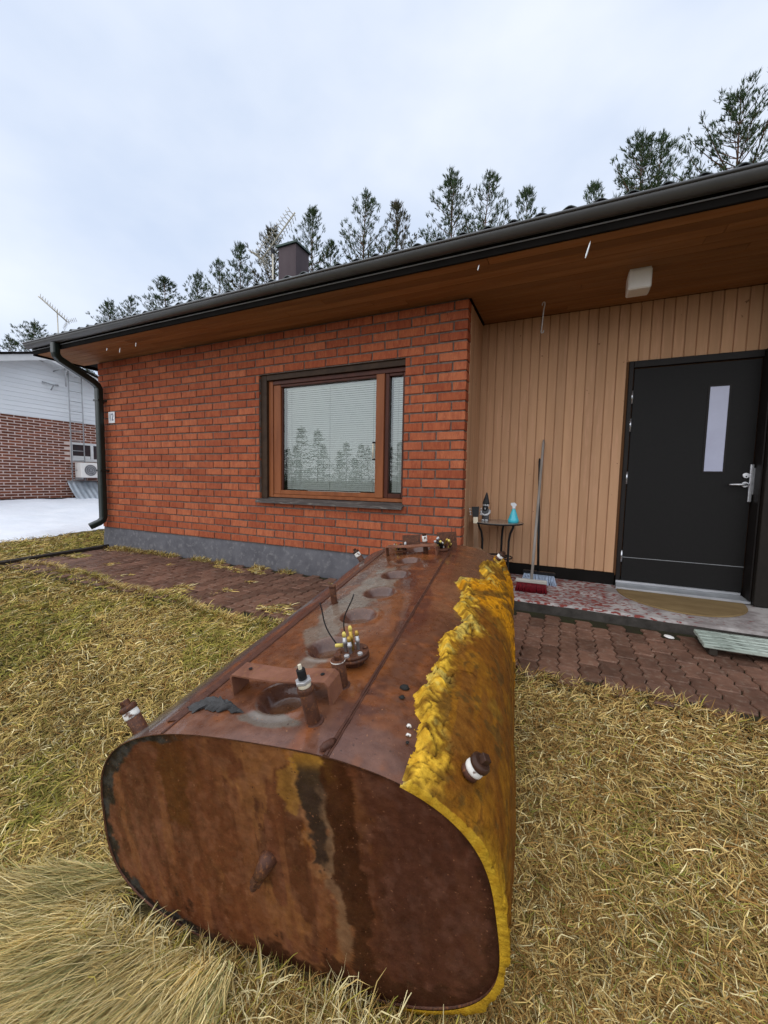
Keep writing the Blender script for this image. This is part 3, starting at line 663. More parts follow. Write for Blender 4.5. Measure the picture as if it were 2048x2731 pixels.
for (s0, w0, rs, rw, st) in ((.13, .40, .13, .22, 1), (.10, .85, .09, .30, .6), (-.13, .26, .12, .10, .7), (.02, 1.68, .16, .10, .9)):      # orange rust round the fittings
    d_ = ((S_-s0)/rs)**2 + ((Wg-w0)/rw)**2 + 1.0*(FINE-.5)
    C = lerp(C, (.26, .088, .022), (1-sst(.2, 1.1, d_))*.75*st*(H_ > .2))
siltm = ((S_+.065)/.10)**2*.9 + ((Wg-.95)/.72)**4 + 4.2*(fbm(S_*7+1, Wg*5+3, 0, 5)-.5)                                        # dried grey silt
silt = (1-sst(.62, .80, siltm))*(H_ > .25)*sst(.30, .36, Wg+.10*FINE)
for w0 in DIM: silt = silt*sst(.070, .092, np.hypot(S_, Wg-w0)+.012*(FINE-.5))
C = lerp(C, (.205, .165, .128), silt*.88); C = C*(.82+.36*fbm(S_*30, Wg*30, 0, 3))[..., None]
pt = ((S_-.015)/.105)**2 + ((Wg-.082)/.028)**2 + 1.6*(FINE-.5); C = lerp(C, (.155, .125, .098), (1-sst(.8, 1.0, pt))*(H_ > .25))
for w0 in DIM:                              # pressed dimples: dark brown ring round a browner floor
    r = np.hypot(S_, Wg-w0); C = lerp(C, (.085, .040, .030), (1-sst(.072, .084, r))*(H_ > .2)*.8); C = lerp(C, (.125, .055, .022), (1-sst(.040, .050, r))*(H_ > .2)*.85)
for s0, w1, wd in ((.135, .10, .021),):      # rust run from the near pipe stub down to the end
    C = lerp(C, (.24, .075, .022), (1-sst(.5, 1.0, np.abs(S_-s0)/wd+.5*(FINE-.5)))*(Wg < w1)*(H_ > .2)*.85)
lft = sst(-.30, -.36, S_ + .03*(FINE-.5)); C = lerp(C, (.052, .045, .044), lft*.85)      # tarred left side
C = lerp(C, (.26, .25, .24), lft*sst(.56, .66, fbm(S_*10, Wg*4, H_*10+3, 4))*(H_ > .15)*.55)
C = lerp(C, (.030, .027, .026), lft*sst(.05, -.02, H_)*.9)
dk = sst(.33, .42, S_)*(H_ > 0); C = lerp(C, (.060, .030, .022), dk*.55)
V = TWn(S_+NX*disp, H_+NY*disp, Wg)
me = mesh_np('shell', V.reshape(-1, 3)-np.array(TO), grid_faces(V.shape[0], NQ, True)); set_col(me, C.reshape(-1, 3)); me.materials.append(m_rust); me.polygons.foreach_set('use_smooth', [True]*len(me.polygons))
link(bpy.data.objects.new('shell', me), tank, TO)
# end plates
def end_plate(w0, dish, near):
    NR = 130 if near else 30; K = NQ if near else 100
    q = np.arange(K)*PER/K; s, h, a_, b_ = sect(q); rr = np.linspace(0, 1, NR)
    Sx, Hy = np.outer(rr, s*.996), np.outer(rr, h*.996)
    w = w0 + dish*(rr**6)[:, None]*np.ones(K)
    c = end_colour(Sx, Hy)
    V = TWn(Sx, Hy, w + .0015*(fbm(Sx*20, Hy*20, 0, 3)-.5))
    me = mesh_np('end_plate', V.reshape(-1, 3)-np.array(TO), grid_faces(NR, K, True)); set_col(me, c.reshape(-1, 3)); me.materials.append(m_rust_end); me.polygons.foreach_set('use_smooth', [True]*len(me.polygons))
    return link(bpy.data.objects.new('end_plate', me), tank, TO)
def end_colour(S, H):
    f1 = fbm(S*5+2, H*2.4+1, 0, 5); f2 = fbm(S*18, H*6, 3, 6); f3 = fbm(S*60, H*60, 6, 4); st = fbm(S*34+3, H*3.0, 19, 4)
    j = (fbm(S*11+5, H*7, 9, 5)-.5) + .55*(fbm(S*45, H*38, 12, 3)-.5)
    c = np.zeros(S.shape+(3,)) + np.array([.140, .046, .018])
    c = lerp(c, (.170, .064, .032), sst(.45, .62, f1)); c = lerp(c, (.105, .034, .014), sst(.50, .60, f2)*.75)
    c = lerp(c, (.235, .092, .034), sst(.54, .58, st)*sst(.40, .55, f1)*.6); c = lerp(c, (.085, .028, .012), sst(.56, .62, fbm(S*26+9, H*2.2+4, 23, 4))*.7)
    c = lerp(c, (.255, .105, .036), sst(.52, .58, f2)*(1-sst(.06, .24, np.abs(S-.07)+.3*j))*.8)
    c = lerp(c, (.085, .031, .018), sst(.24, .36, S+.12*j)*.85)                                   # cooler brown to the right
    fk = fbm(S*42+1, H*26, 15, 5); c = lerp(c, (.225, .098, .052), sst(.57, .60, fk)*.28*sst(.38, .2, S)); c = lerp(c, (.145, .066, .044), sst(.58, .61, fk)*.28*sst(.2, .38, S))
    def blob(s0, s1, h1, h0, sl, soft=.02, amp=.10):                                            # a run: s0..s1 at the top h1, down to h0, leaning sl
        t = np.clip((h1-H)/(h1-h0), -1, 2); ce = (s0+s1)/2 + sl*t; wd = (s1-s0)/2*(1-.55*np.clip(t, 0, 1)**1.5)
        d = np.abs(S-ce) - wd + amp*j; m_ = 1-sst(-soft*.3, soft*.4, d); return m_*sst(-.03, .05, 1.0-t+.5*j)*sst(-.2, .0, t+.08)
    c = lerp(c, (.098, .032, .007), blob(-.315, -.200, .36, .02, -.005, .012, .07)*.92)
    c = lerp(c, (.120, .038, .010), blob(-.24, -.17, .36, .15, .03)*.6)
    c = lerp(c, (.34, .128, .022), blob(.105, .215, .345, -.06, .035, .03, .14)*sst(.47, .57, f2)*.8)
    c = lerp(c, (.30, .140, .060), blob(.125, .218, .28, -.06, .025, .02, .10)*.65)
    c = lerp(c, (.44, .22, .03), (1-sst(.5, 1.1, ((S-.175)/.055)**2+((H-.290)/.035)**2+3*j))*.85)
    c = lerp(c, (.36, .18, .035), (1-sst(.5, 1.1, ((S-.10)/.030)**2+((H-.235)/.06)**2+4*j))*.6)
    c = lerp(c, (.036, .022, .016), blob(.140, .192, .25, -.03, .012, .015, .06)*.95)
    c = lerp(c, (.22, .125, .065), blob(.195, .225, .16, -.24, -.012, .02, .07)*.75)
    c = lerp(c, (.062, .019, .006), blob(.205, .262, .36, .05, .005, .014, .06)*.92)
    c = lerp(c, (.055, .018, .007), blob(.210, .262, .13, -.32, .02, .014, .07)*.94)
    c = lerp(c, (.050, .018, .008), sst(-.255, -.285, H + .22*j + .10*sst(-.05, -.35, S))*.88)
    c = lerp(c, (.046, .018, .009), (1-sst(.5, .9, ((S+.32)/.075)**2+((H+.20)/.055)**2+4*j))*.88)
    th_ = np.arctan2(H/tB, S/tA); r = np.hypot(S/tA, H/tB)/np.interp(np.mod(th_, 2*math.pi), tt, rf)
    tar = sst(.925, .94, r+.13*j)*sst(-.16, -.30, S+.10*j); c = lerp(c, (.016, .014, .012), tar*.96); c = lerp(c, (.050, .050, .047), tar*sst(.50, .60, fbm(S*40, H*30, 27, 4))*.8)
    c = lerp(c, (.050, .018, .009), sst(.93, .965, r+.12*j)*sst(.15, .35, S)*.8)
    return c*(.66+.56*f3)[..., None]
ep = end_plate(.003, .001, True); end_plate(TL-.015, -.006, False)
# rim band of the shell end: inside lip
q = np.arange(NQ)*PER/NQ; s, h, a_, b_ = sect(q)
lip = np.stack([TWn(s, h, 0*s), TWn(s-.0025*a_, h-.0025*b_, 0*s-.0008), TWn(s-.0025*a_, h-.0025*b_, 0*s+.01)], 0)
me = mesh_np('rim', lip.reshape(-1, 3)-np.array(TO), grid_faces(3, NQ, True)[:, ::-1]); me.materials.append(m_rustp); link(bpy.data.objects.new('rim', me), tank, TO)
# weld seams along the top
def top_h(s): return float(sect(q_of_s(s))[1])
def seam(s0, r, nm='weld_seam', w0=.0, w1=TL, mt=None):
    P = [TW(s0+.0015*(random.random()-.5), top_h(s0)+.0005, w) for w in np.linspace(w0, w1, 90)]
    return G().tube(P, [r*(.8+.4*random.random()) for _ in P], 6).build(nm, mt or m_seam, tank)
seam(.215, .0048); seam(-.265, .0040); seam(.222, .003)
ps = G()                                    # flat cover strip left of the left seam
for w0, w1 in ((.05, 2.0),):
    V = []; ww = np.linspace(w0, w1, 40)
    for s0, dz in ((-.262, .001), (-.268, .004), (-.300, .004), (-.304, .0005)):
        for w in ww: V.append(TW(s0, top_h(s0)+dz, w))
    ps.add(V, [(i*40+j, i*40+j+1, (i+1)*40+j+1, (i+1)*40+j) for i in range(3) for j in range(39)])
ps.build('cover_strip', m_seam, tank)
sq_ = G().tube([TW(.198, top_h(.2)+.003, .012), TW(.206, top_h(.2)+.006, .02), TW(.214, top_h(.2)+.006, .036), TW(.216, top_h(.2)+.004, .05)], [.006, .010, .009, .004], 8).build('weld_bead', m_seam, tank)
# brackets made of folded flat bar
def bracket(s0, s1, w0, w1, hh, nm='bracket', bend=0.0):
    t = .005; h0 = top_h(0)-.006
    g = G()
    prof = [(s0, h0), (s0, hh-.008), (s0+.008, hh), ((s0+s1)/2-.02, hh-bend), (s1-.012, hh), (s1, hh-.012), (s1+.004, h0)]
    inn = [(s0+t, h0), (s0+t, hh-.010-t), (s0+.010, hh-t), ((s0+s1)/2-.02, hh-bend-t), (s1-.014, hh-t), (s1-t, hh-.014-t), (s1-t, h0)]
    k = len(prof); V = [TW(a, b, w) for w in (w0, w1) for a, b in prof+inn]
    F = []
    for j in range(k-1):
        F += [(j, j+1, 2*k+j+1, 2*k+j), (k+j, 3*k+j, 3*k+j+1, k+j+1), (j, k+j, k+j+1, j+1), (2*k+j, 2*k+j+1, 3*k+j+1, 3*k+j)]
    return g.add(V, F).build(nm, m_rustb, tank)
HT = top_h(0)
bk = bracket(-.172, .150, .168, .240, HT+.062, bend=.010)
for s in (-.125, .115): G().lathe([(.006, 0), (.006, .0012)], TW(s, HT+.0625, .206), T2, 12).build('bolt_hole', m_black, bk)
bracket(-.195, .150, 1.735, 1.800, HT+.060, bend=.006)
def plate(s0, s1, w, h0, h1, lean=.02):
    V = [TW(s0, h0, w), TW(s1, h0, w), TW(s1, h1, w+lean), TW(s0, h1, w+lean)]; V += [v+TA*.006 for v in V]
    return G().add(V, [(0, 1, 2, 3), (7, 6, 5, 4), (0, 4, 5, 1), (1, 5, 6, 2), (2, 6, 7, 3), (3, 7, 4, 0)]).build('upright_plate', m_rustp, tank)
plate(-.135, -.005, 1.955, HT-.01, HT+.085); plate(.118, .252, 1.955, HT-.02, HT+.095)
# pipe stubs: list of (radius, from, to, material, name, sides)
def stub(s, w, pieces, ax=None, org=None, nm='pipe_stub'):
    ax = Vector(ax if ax is not None else T2).normalized(); o0 = Vector(org) if org is not None else TW(s, top_h(s)-.004, w); root = None
    for r, a, b, mt, name, n in pieces:
        g = G().lathe([(r*.94, a), (r, a+.002), (r, b-.002), (r*.94, b)], o0, ax, n, n > 8)
        root = g.build(name if root else nm, mt, tank if root is None else root) if root is None else (g.build(name, mt, root), root)[1]
    return root
axA = T2 - T1*.10 - TA*.03
stub(.134, .101, [(.0185, 0, .085, m_rustp, '', 16), (.027, -.002, .006, m_seam, 'weld_collar', 16), (.0215, .085, .100, m_rustp, 'coupling', 16), (.0165, .100, .112, m_ivory, 'seal', 16), (.0215, .112, .121, m_zinc, 'nut', 6), (.0115, .121, .148, m_black, 'electrode', 12), (.005, .148, .160, m_ivory, 'electrode_tip', 8)], axA)
stub(.138, .262, [(.021, 0, .085, m_rustp, '', 16), (.028, -.002, .006, m_seam, 'weld_collar', 16), (.0215, .078, .084, m_tape, 'tape', 16), (.012, .085, .100, m_rustp, 'bolt_head', 6)])
stub(-.183, .90, [(.015, 0, .080, m_rustp, '', 14), (.021, -.002, .005, m_seam, 'weld_collar', 14), (.017, .080, .092, m_rustp, 'pipe_cap', 14)])
stub(.062, 1.822, [(.017, 0, .075, m_rustp, '', 14), (.0175, .075, .112, m_tape, 'tape', 14), (.013, .112, .128, m_cap, 'pipe_cap', 8)])
# flange with fittings
FO = TW(.1275, HT-.003, .386)
fl = G().lathe([(.034, 0), (.034, .022), (.054, .022), (.054, .030), (.050, .031), (.050, .034), (.053, .034), (.053, .043)], FO, T2, 32).build('flange', m_rustp, tank)
for k in range(6):
    a = 2*math.pi*k/6+.5; p = FO + T2*.043 + (T1*math.cos(a)+TA*math.sin(a))*.042
    G().lathe([(.0085, 0), (.0085, .006), (.006, .008)], p, T2, 6 if k % 2 else 12, False).build('bolt', m_zinc if k % 3 else m_rustp, fl)
for (ds, dw, hh, mt, cp) in ((-.018, -.008, .050, m_zinc, m_yellow), (.000, .004, .066, m_brass, m_yellow), (.018, .010, .048, m_zinc, m_brass), (.002, -.018, .040, m_zinc, m_brass)):
    p = FO + T2*.043 + T1*ds + TA*dw
    st = G().lathe([(.0055, 0), (.0055, hh*.55), (.0075, hh*.55), (.0075, hh*.75), (.006, hh*.78), (.006, hh)], p, T2, 12).build('pipe_connector', mt, fl)
    G().lathe([(.0065, 0), (.0065, .010), (.004, .016)], p+T2*hh, T2, 10).build('connector_cap', cp, st)
p0_ = FO+T2*.055-T1*.045
G().lathe([(.006, 0), (.0065, .022), (.005, .026)], FO+T2*.060-T1*.030, -T1*.9-TA*.2, 10).build('connector_cap', m_yellow, fl)
def wire(p, q, bow, r=.0022):
    P = []; p, q = Vector(p), Vector(q)
    for i in range(14):
        t = i/13; P.append(p.lerp(q, t)+Vector(bow)*math.sin(math.pi*t*1.4)*.5)
    return G().tube(P, r, 6).build('cable', m_black, fl)
wire(FO+T2*.062-T1*.052, FO+T2*.195-T1*.115+TA*.02, T1*-.02)
wire(FO+T2*.098-T1*.018, FO+T2*.225+T1*.010+TA*.02, T1*-.022)
# valve clusters at the far end
rv = random.Random(3)
for (s0, s1, hh, n) in ((-.185, -.07, .035, 12), (.125, .225, .060, 16)):
    root = G().lathe([(.045 if s0 > 0 else .03, 0), (.045 if s0 > 0 else .03, .012)], TW((s0+s1)/2, HT-.004, 1.87), T2, 24).build('valve_cluster', m_rustp, tank)
    for k in range(n):
        s = rv.uniform(s0, s1); w = rv.uniform(1.83, 1.91); h1 = HT + rv.uniform(.012, hh)
        d = (T2 + T1*rv.uniform(-.7, .7)+TA*rv.uniform(-.5, .5)).normalized()
        G().lathe([(.006, -.02), (.006, .008), (.0085, .008), (.0085, .018), (.005, .024)], TW(s, h1, w), d, 8).build('valve', rv.choice([m_brass, m_zinc, m_yellow, m_black, m_tape, m_rustp]), root)
for ds in (.20, .225): G().tube([TW(ds, HT+.06, 1.88), TW(ds+.03, HT+.10, 1.9), TW(ds+.036, HT+.14, 1.9)], .0028, 6).build('valve_spindle', m_rustp, tank)
# side plugs
def plug(s, w, L_, r, nm, capm=m_cap, white=.35, infl=0.0, upper=True, hexa=6):
    q0 = float(q_of_s(s)); a = sect(np.array(q0)); ax = T1*float(a[2])+T2*float(a[3]); o0 = TW(float(a[0]), float(a[1]), w) + ax*(infl-.01)
    root = G().lathe([(r*1.06, 0), (r, .006), (r, L_*(1-white))], o0, ax, 18).build(nm, m_rustp, tank)
    G().lathe([(r*1.02, L_*(1-white)), (r*1.08, L_*(1-white)+.004), (r*1.02, L_-.003)], o0, ax, 18).build('tape', m_tape, root)
    G().lathe([(r*.98, L_-.004), (r*1.16, L_), (r*1.16, L_+.010), (r*.9, L_+.014)], o0, ax, 20).build('plug_cap', capm, root)
    G().lathe([(r*.62, L_+.013), (r*.62, L_+.028), (r*.56, L_+.030)], o0, ax, 4 if hexa == 4 else 6, False).build('plug_head', capm, root)
plug(-.412, .052, .078, .020, 'side_plug', m_rustp, .30); plug(-.43, 1.88, .085, .02, 'side_plug', m_cap, .4)
plug(.498, .112, .034, .021, 'side_plug', m_cap, .6, .035, hexa=4); plug(.500, 1.955, .040, .02, 'side_plug', m_cap, .6, .03)
# drain nozzle on the near end
nz_ = G().tube([TW(.012, .012, .02), TW(.010, .010, -.004), TW(.004, .0, -.012), TW(-.012, -.026, -.015)], [.024, .022, .019, .015], 16).build('drain_nozzle', m_rustp, tank)
G().tube([TW(-.012, -.026, -.015), TW(-.023, -.044, -.016)], [.017, .017], 6, True, False).build('nozzle_nut', m_rustp, nz_)
G().tube([TW(-.022, -.042, -.016), TW(-.034, -.062, -.017), TW(-.038, -.070, -.017)], [.010, .010, .006], 12).build('nozzle_spout', m_seam, nz_)
# torn felt on the near left corner
V = []; NI, NJ = 70, 20
for i in range(NI):
    for j in range(NJ):
        a, b = i/(NI-1), j/(NJ-1); e0 = float(fbm(a*8, 3.3)); e1 = float(fbm(a*9, 8.1)); s = -.285+.195*a+.012*math.sin(b*5)+.018*(float(fbm(b*5, 2.2+9*(a > .5)))-.5)
        w = .105+.020*math.sin(a*3)-.012*a + (b-.5)*(.022+.03*math.sin(a*math.pi)) + (.035*(e0-.5) if b > .5 else .035*(e1-.5))*abs(b-.5)*2
        V.append(TW(s, top_h(s)+.002+.018*math.sin(a*math.pi)*math.sin(b*math.pi)*(.4+1.2*float(fbm(a*7, b*4, 1)))+.016*(float(fbm(a*16, b*7, 3))-.35)*math.sin(b*math.pi), w))
G().add(V, [(i*NJ+j, (i+1)*NJ+j, (i+1)*NJ+j+1, i*NJ+j+1) for i in range(NI-1) for j in range(NJ-1)], True).build('torn_felt', m_felt, tank)
# foam jacket on the right side
def worley(u, v, sd=0):
    ui, vi = np.floor(u).astype(np.int64), np.floor(v).astype(np.int64); f1 = np.full(u.shape, 9.); f2 = f1.copy(); cid = f1*0
    for a in (-1, 0, 1):
        for b in (-1, 0, 1):
            cx_, cy_ = ui+a, vi+b; d = np.hypot(cx_+_h(cx_, cy_, sd+cx_*0)-u, cy_+_h(cx_+91, cy_+17, sd+cx_*0)-v)
            nw1 = d < f1; f2 = np.where(nw1, f1, np.minimum(f2, d)); cid = np.where(nw1, _h(cx_+5, cy_+77, sd+cx_*0), cid); f1 = np.minimum(f1, d)
    return f1, f2-f1, cid
QB0, QB1 = PER*.75+.02, PER+float(q_of_s(.28))      # bottom centre round the right side to the top
nq, nw = 330, 560
qf, wf = np.meshgrid(np.linspace(QB0, QB1, nq), np.concatenate([[-.004], np.linspace(-.004, TL, nw-1)]), indexing='ij')
s, h, a_, b_ = sect(qf)
bw = [-.01, .05, .10, .20, .30, .36, .45, .60, .70, .76, .83, .88, .95, 1.05, 1.15, 1.22, 1.27, 1.31, 1.40, 1.50, 1.57, 1.66, 1.76, 1.83, 1.90, 1.96, 2.03]
bs = [.385, .400, .402, .385, .345, .368, .370, .360, .385, .405, .435, .410, .382, .392, .390, .350, .335, .405, .470, .470, .425, .418, .455, .500, .540, .490, .485]
qb = PER + q_of_s(np.interp(wf, bw, bs))
jag = .045*(fbm(qf*9+3, wf*9, 4, 5)-.5) + .026*(fbm(qf*34, wf*34, 8, 3)-.5) + .014*(fbm(qf*95, wf*95, 9, 2)-.5)
md = qb - qf + jag                                  # distance inside the torn edge
low = qf-QB0; md = np.minimum(md, low*1.0+.0)
bare = ((wf-1.86)/.13)**2 + ((qf-(PER+float(q_of_s(.535))))/.055)**2 + 2.2*(fbm(qf*9, wf*7, 21, 4)-.5)
md = np.where(bare < .9, np.minimum(md, (bare-.9)*.08), md)
thick = .015 + .014*sst(.0, .30, wf) + .010*(fbm(qf*2.2, wf*2.2, 1, 3)-.5)
lump = (fbm(qf*15, wf*12, 2, 6)-.5)*.75 + (fbm(qf*48, wf*44, 6, 3)-.5)*.45; crk = np.abs(fbm(qf*6+9, wf*5+2, 3, 4)-.5)
rough_zone = 1-sst(.06, .20, md)+.8*sst(.85, 1.05, wf)*(1-sst(1.7, 2.0, wf))
dq = .30*(fbm(qf*10, wf*10, 61, 3)-.5); g1, e1_, i1 = worley(qf*17+dq*6, wf*13+dq*5, 3); g2, e2_, i2 = worley(qf*44+dq*9, wf*40-dq*9, 5)
zone = np.clip((1-sst(.045, .10, md+.05*(lump)))+.8*sst(.11, .02, wf+.1*lump)*sst(.30, .16, h)+.55*sst(.95, 1.10, wf+.1*lump)+.35*sst(-.02, -.12, h), 0, 1)*sst(.0, .014, md)
ck1, ck2 = 1-sst(.02, .08, e1_), 1-sst(.04, .14, e2_)
t_ = thick*sst(.0, .014, md)*(1+.38*np.exp(-((md-.024)/.016)**2)) + zone*((i1-.5)*.010 + (i2-.5)*.0035 - .0055*ck1 - .002*ck2 + .013*lump) + .0012*lump
ridge = fbm((qf*1.0+wf*.55)*16, (wf-qf*.6)*3.2, 14, 4)-.5
t_ = t_ + ridge*.022*sst(.95, 1.12, wf)*sst(.0, .03, md)*sst(.33, .12, md-.05)
crack = (crk < .007)*sst(.03, .06, md)*(fbm(qf*2, wf*2, 40, 2) > .50)
t_ = np.maximum(t_ - .016*crack, .004*(md > 0) - .006*(md <= 0))
t_[:, 0] = -.004                                    # cut face towards the viewer
V = TWn(s+a_*t_, h+b_*t_, wf)
fn = fbm(qf*12, wf*9, 30, 5); ff = fbm(qf*50, wf*50, 31, 3); fl2 = fbm(qf*26, wf*5, 33, 4)
c = np.zeros(qf.shape+(3,)) + np.array([.190, .070, .006])
c = lerp(c, (.265, .112, .008), sst(.44, .60, fn)); c = lerp(c, (.175, .068, .010), sst(.50, .60, fl2)*.8)
c = lerp(c, (.25, .17, .020), sst(.60, .68, fbm(qf*8, wf*6, 35, 5))*.3)
edge = 1-sst(.030, .080, md + .06*(fn-.5)); c = lerp(c, (.70, .43, .040), edge*(.30+.70*sst(.32, .56, ff)))
nearf = (1-sst(.0, .075, wf+.12*(fn-.5)))*sst(.24, .08, h); c = lerp(c, (.68, .40, .020), nearf*.85)
lowr = sst(-.10, -.22, h+.10*(fn-.5)); c = lerp(c, (.62, .37, .022), lowr*.75)
farz = sst(.98, 1.12, wf+.1*(fn-.5)); c = lerp(c, (.68, .30, .006), farz*sst(.40, .56, ridge+.5)*.85); c = lerp(c, (.20, .10, .012), farz*(1-sst(.36, .46, ridge+.5))*.7)
c = lerp(c, (.55, .46, .13), sst(.58, .66, fbm(qf*20, wf*20, 37, 4))*edge*.6)
c = lerp(c, (.04, .025, .010), np.clip(crack*1.0, 0, 1)*.9); c = lerp(c, (.085, .05, .012), sst(.64, .69, fbm(qf*26+4, wf*22, 39, 5))*.6*(1-edge))
c = c*(1-.35*zone*ck1-.12*zone*ck2)[..., None]*(1+.35*zone*(i2-.5)+.25*zone*(i1-.5))[..., None]; c = lerp(c, (.075, .036, .006), zone*ck1*.55)
c = c*(.66+.68*ff)[..., None]; c[:, :2] = lerp(c[:, :2], (.62, .38, .03), np.ones(c[:, :2].shape[:2])*.7)
FQ = grid_faces(nq, nw); mk = md.ravel(); keep = (mk[FQ] > -.004).any(1); FQ = FQ[keep][:, ::-1]
used = np.unique(FQ); remap = np.full(nq*nw, -1); remap[used] = np.arange(len(used))
me = mesh_np('foam_jacket', V.reshape(-1, 3)[used]-np.array(TO), remap[FQ]); set_col(me, c.reshape(-1, 3)[used]); me.materials.append(m_foam); me.polygons.foreach_set('use_smooth', [True]*len(me.polygons))
link(bpy.data.objects.new('foam_jacket', me), tank, TO)
# crumbs lying on the tank
def chunk(name, p, r, mt, lbl, cat, grp, seed):
    rr_ = random.Random(seed); V = []; F = []
    for i in range(5):
        for j in range(7):
            th_, ph_ = math.pi*i/4, 2*math.pi*j/7; q = r*(.75+.5*rr_.random()); V.append(Vector(p)+Vector((q*math.sin(th_)*math.cos(ph_), q*math.sin(th_)*math.sin(ph_), q*.7*math.cos(th_))))
    for i in range(4):
        for j in range(7): F.append((i*7+j, (i+1)*7+j, (i+1)*7+(j+1) % 7, i*7+(j+1) % 7))
    return tag(G().add(V, F, True).build(name, mt), lbl, cat, grp)
for k, (s, w) in enumerate(((.366, .165), (.372, .135))): chunk('foam_crumb', TW(s, top_h(s)+.004, w), .0065, m_tape, 'small white crumb on the tank beside the torn foam edge', 'crumb', 'white crumbs on the tank', k)
for k, (s, w, r) in enumerate(((.318, .305, .013), (.322, .262, .008), (.375, .112, .004))): chunk('stone_chip', TW(s, top_h(s)+.004, w), r, m_rim, 'dark chip lying on the tank beside the torn foam edge', 'chip', 'dark chips on the tank', 20+k)

# ------------------------------------------------------------------ things in the entrance recess
tb = empty('side_table', (.28, .4, .10)); tag(tb, 'small round metal side table in the corner of the recess', 'table')
G().lathe([(.238, 0), (.246, .004), (.246, .012), (.240, .014)], (.28, .40, .690), n=48).build('table_top', m_tabletop, tb)
G().tube([(.28+.244*math.cos(a), .40+.244*math.sin(a), .694) for a in np.linspace(0, 2*math.pi, 49)], .008, 8, False).build('top_rim', m_black, tb)
for k, a in enumerate((rad(205), rad(-33), rad(80), rad(-8))):
    c_, s_ = math.cos(a), math.sin(a)
    if k == 3: continue
    R_ = lambda r, z: (.28+c_*r, .40+s_*r, z)
    G().tube([R_(.20, .688), R_(.195, .66), R_(.165, .60), R_(.150, .52), R_(.150, .35), R_(.155, .22), R_(.175, .112)], .011, 8).build('leg', m_black, tb)
for rr_, z in ((.155, .34), (.10, .345)): G().tube([(.28+rr_*math.cos(a), .40+rr_*math.sin(a), z) for a in np.linspace(0, 2*math.pi, 33)], .007, 6, False).build('ring_shelf', m_black, tb)
gn = empty('garden_gnome', (.154, .40, .705)); tag(gn, 'dark garden gnome with pointed hat standing on the side table', 'gnome')
gz = .7045
G().lathe([(.030, 0), (.036, .01), (.036, .05), (.040, .085), (.037, .115), (.026, .135), (.020, .145)], (.154, .40, gz), n=20).build('body', m_gnomeg, gn)
G().lathe([(.020, 0), (.031, .012), (.033, .03), (.030, .045), (.020, .055)], (.154, .40, gz+.138), n=20).build('head', m_gnomew, gn)
G().lathe([(.035, 0), (.036, .010), (.031, .03), (.022, .065), (.012, .10), (.006, .118), (.003, .122)], (.154, .402, gz+.172), (0.03, .05, 1), 20).build('hat', m_gnome, gn)
G().lathe([(.004, 0), (.020, .012), (.029, .035), (.026, .055), (.016, .062)], (.154, .378, gz+.098), (0, -.12, 1), 16).build('beard', m_gnome, gn)
G().lathe([(.003, 0), (.006, .006), (.006, .018), (.003, .024)], (.156, .350, gz+.118), (0, 0, 1), 10).build('mouth', m_gnomew, gn)
for dx in (-.012, .012): G().lathe([(.002, 0), (.005, .003), (.002, .006)], (.154+dx, .366, gz+.172), (0, -1, 0), 10).build('eye', m_gnome, gn)
G().tube([(.115, .40, gz+.11), (.112, .375, gz+.085), (.130, .352, gz+.068), (.154, .348, gz+.062), (.178, .352, gz+.068), (.196, .375, gz+.085), (.193, .40, gz+.11)], [.012, .011, .010, .011, .010, .011, .012], 10).build('arms', m_gnomew, gn)
for dx in (-.018, .018): G().lathe([(.013, 0), (.016, .008), (.012, .018)], (.154+dx, .365, gz), n=12).build('boot', m_gnomew, gn)
sb = empty('spray_bottle', (.434, .38, .704)); tag(sb, 'turquoise spray bottle with clear trigger head on the side table', 'bottle')
G().lathe([(.048, 0), (.052, .006), (.053, .028), (.050, .036), (.046, .044), (.032, .088), (.020, .122), (.016, .130), (.016, .138)], (.434, .38, gz), n=28).build('bottle_body', m_cyan, sb)
G().lathe([(.018, 0), (.018, .016), (.014, .02)], (.434, .38, gz+.138), n=16).build('bottle_collar', m_clear, sb)
G().add([(.404, .372, gz+.178), (.404, .388, gz+.178), (.404, .388, gz+.196), (.404, .372, gz+.196), (.446, .370, gz+.156), (.446, .390, gz+.156), (.462, .390, gz+.180), (.462, .370, gz+.180), (.440, .370, gz+.202), (.440, .390, gz+.202), (.424, .37, gz+.158), (.424, .39, gz+.158)],
        [(0, 1, 2, 3), (3, 2, 9, 8), (8, 9, 6, 7), (7, 6, 5, 4), (4, 5, 11, 10), (10, 11, 1, 0), (0, 3, 8, 7, 4, 10), (1, 11, 5, 6, 9, 2)]).build('trigger_head', m_clear, sb)
# guitar leaning in the corner
gt = empty('guitar', (.13, .12, .10)); tag(gt, 'guitar with black headstock leaning in the corner behind the tank', 'guitar')
gb, ge_ = Vector((.150, .09, .105)), Vector((.092, .20, .76)); gd = (ge_-gb).normalized(); gs = Vector((1, .18, 0)); gs = (gs-gd*gs.dot(gd)).normalized(); gn_ = gs.cross(gd)
def GP(a, l, n=0): return gb+gs*a+gd*l+gn_*n
def gbox(nm, mt, a0, a1, l0, l1, n0, n1, par, t0=1., t1=1.):
    V = [GP(a*t, l, n) for l, t in ((l0, t0), (l1, t1)) for a in (a0, a1) for n in (n0, n1)]
    return G().add(V, [(0, 1, 3, 2), (4, 6, 7, 5), (0, 4, 5, 1), (2, 3, 7, 6), (0, 2, 6, 4), (1, 5, 7, 3)]).build(nm, mt, par)
ol = []
for i in range(40):
    a = 2*math.pi*i/40; r = .125+.022*math.cos(2*a)-.012*math.cos(a)*1; ol.append((r*math.sin(a)*(.95 if math.cos(a) > 0 else 1.1), .165-r*1.25*math.cos(a)))
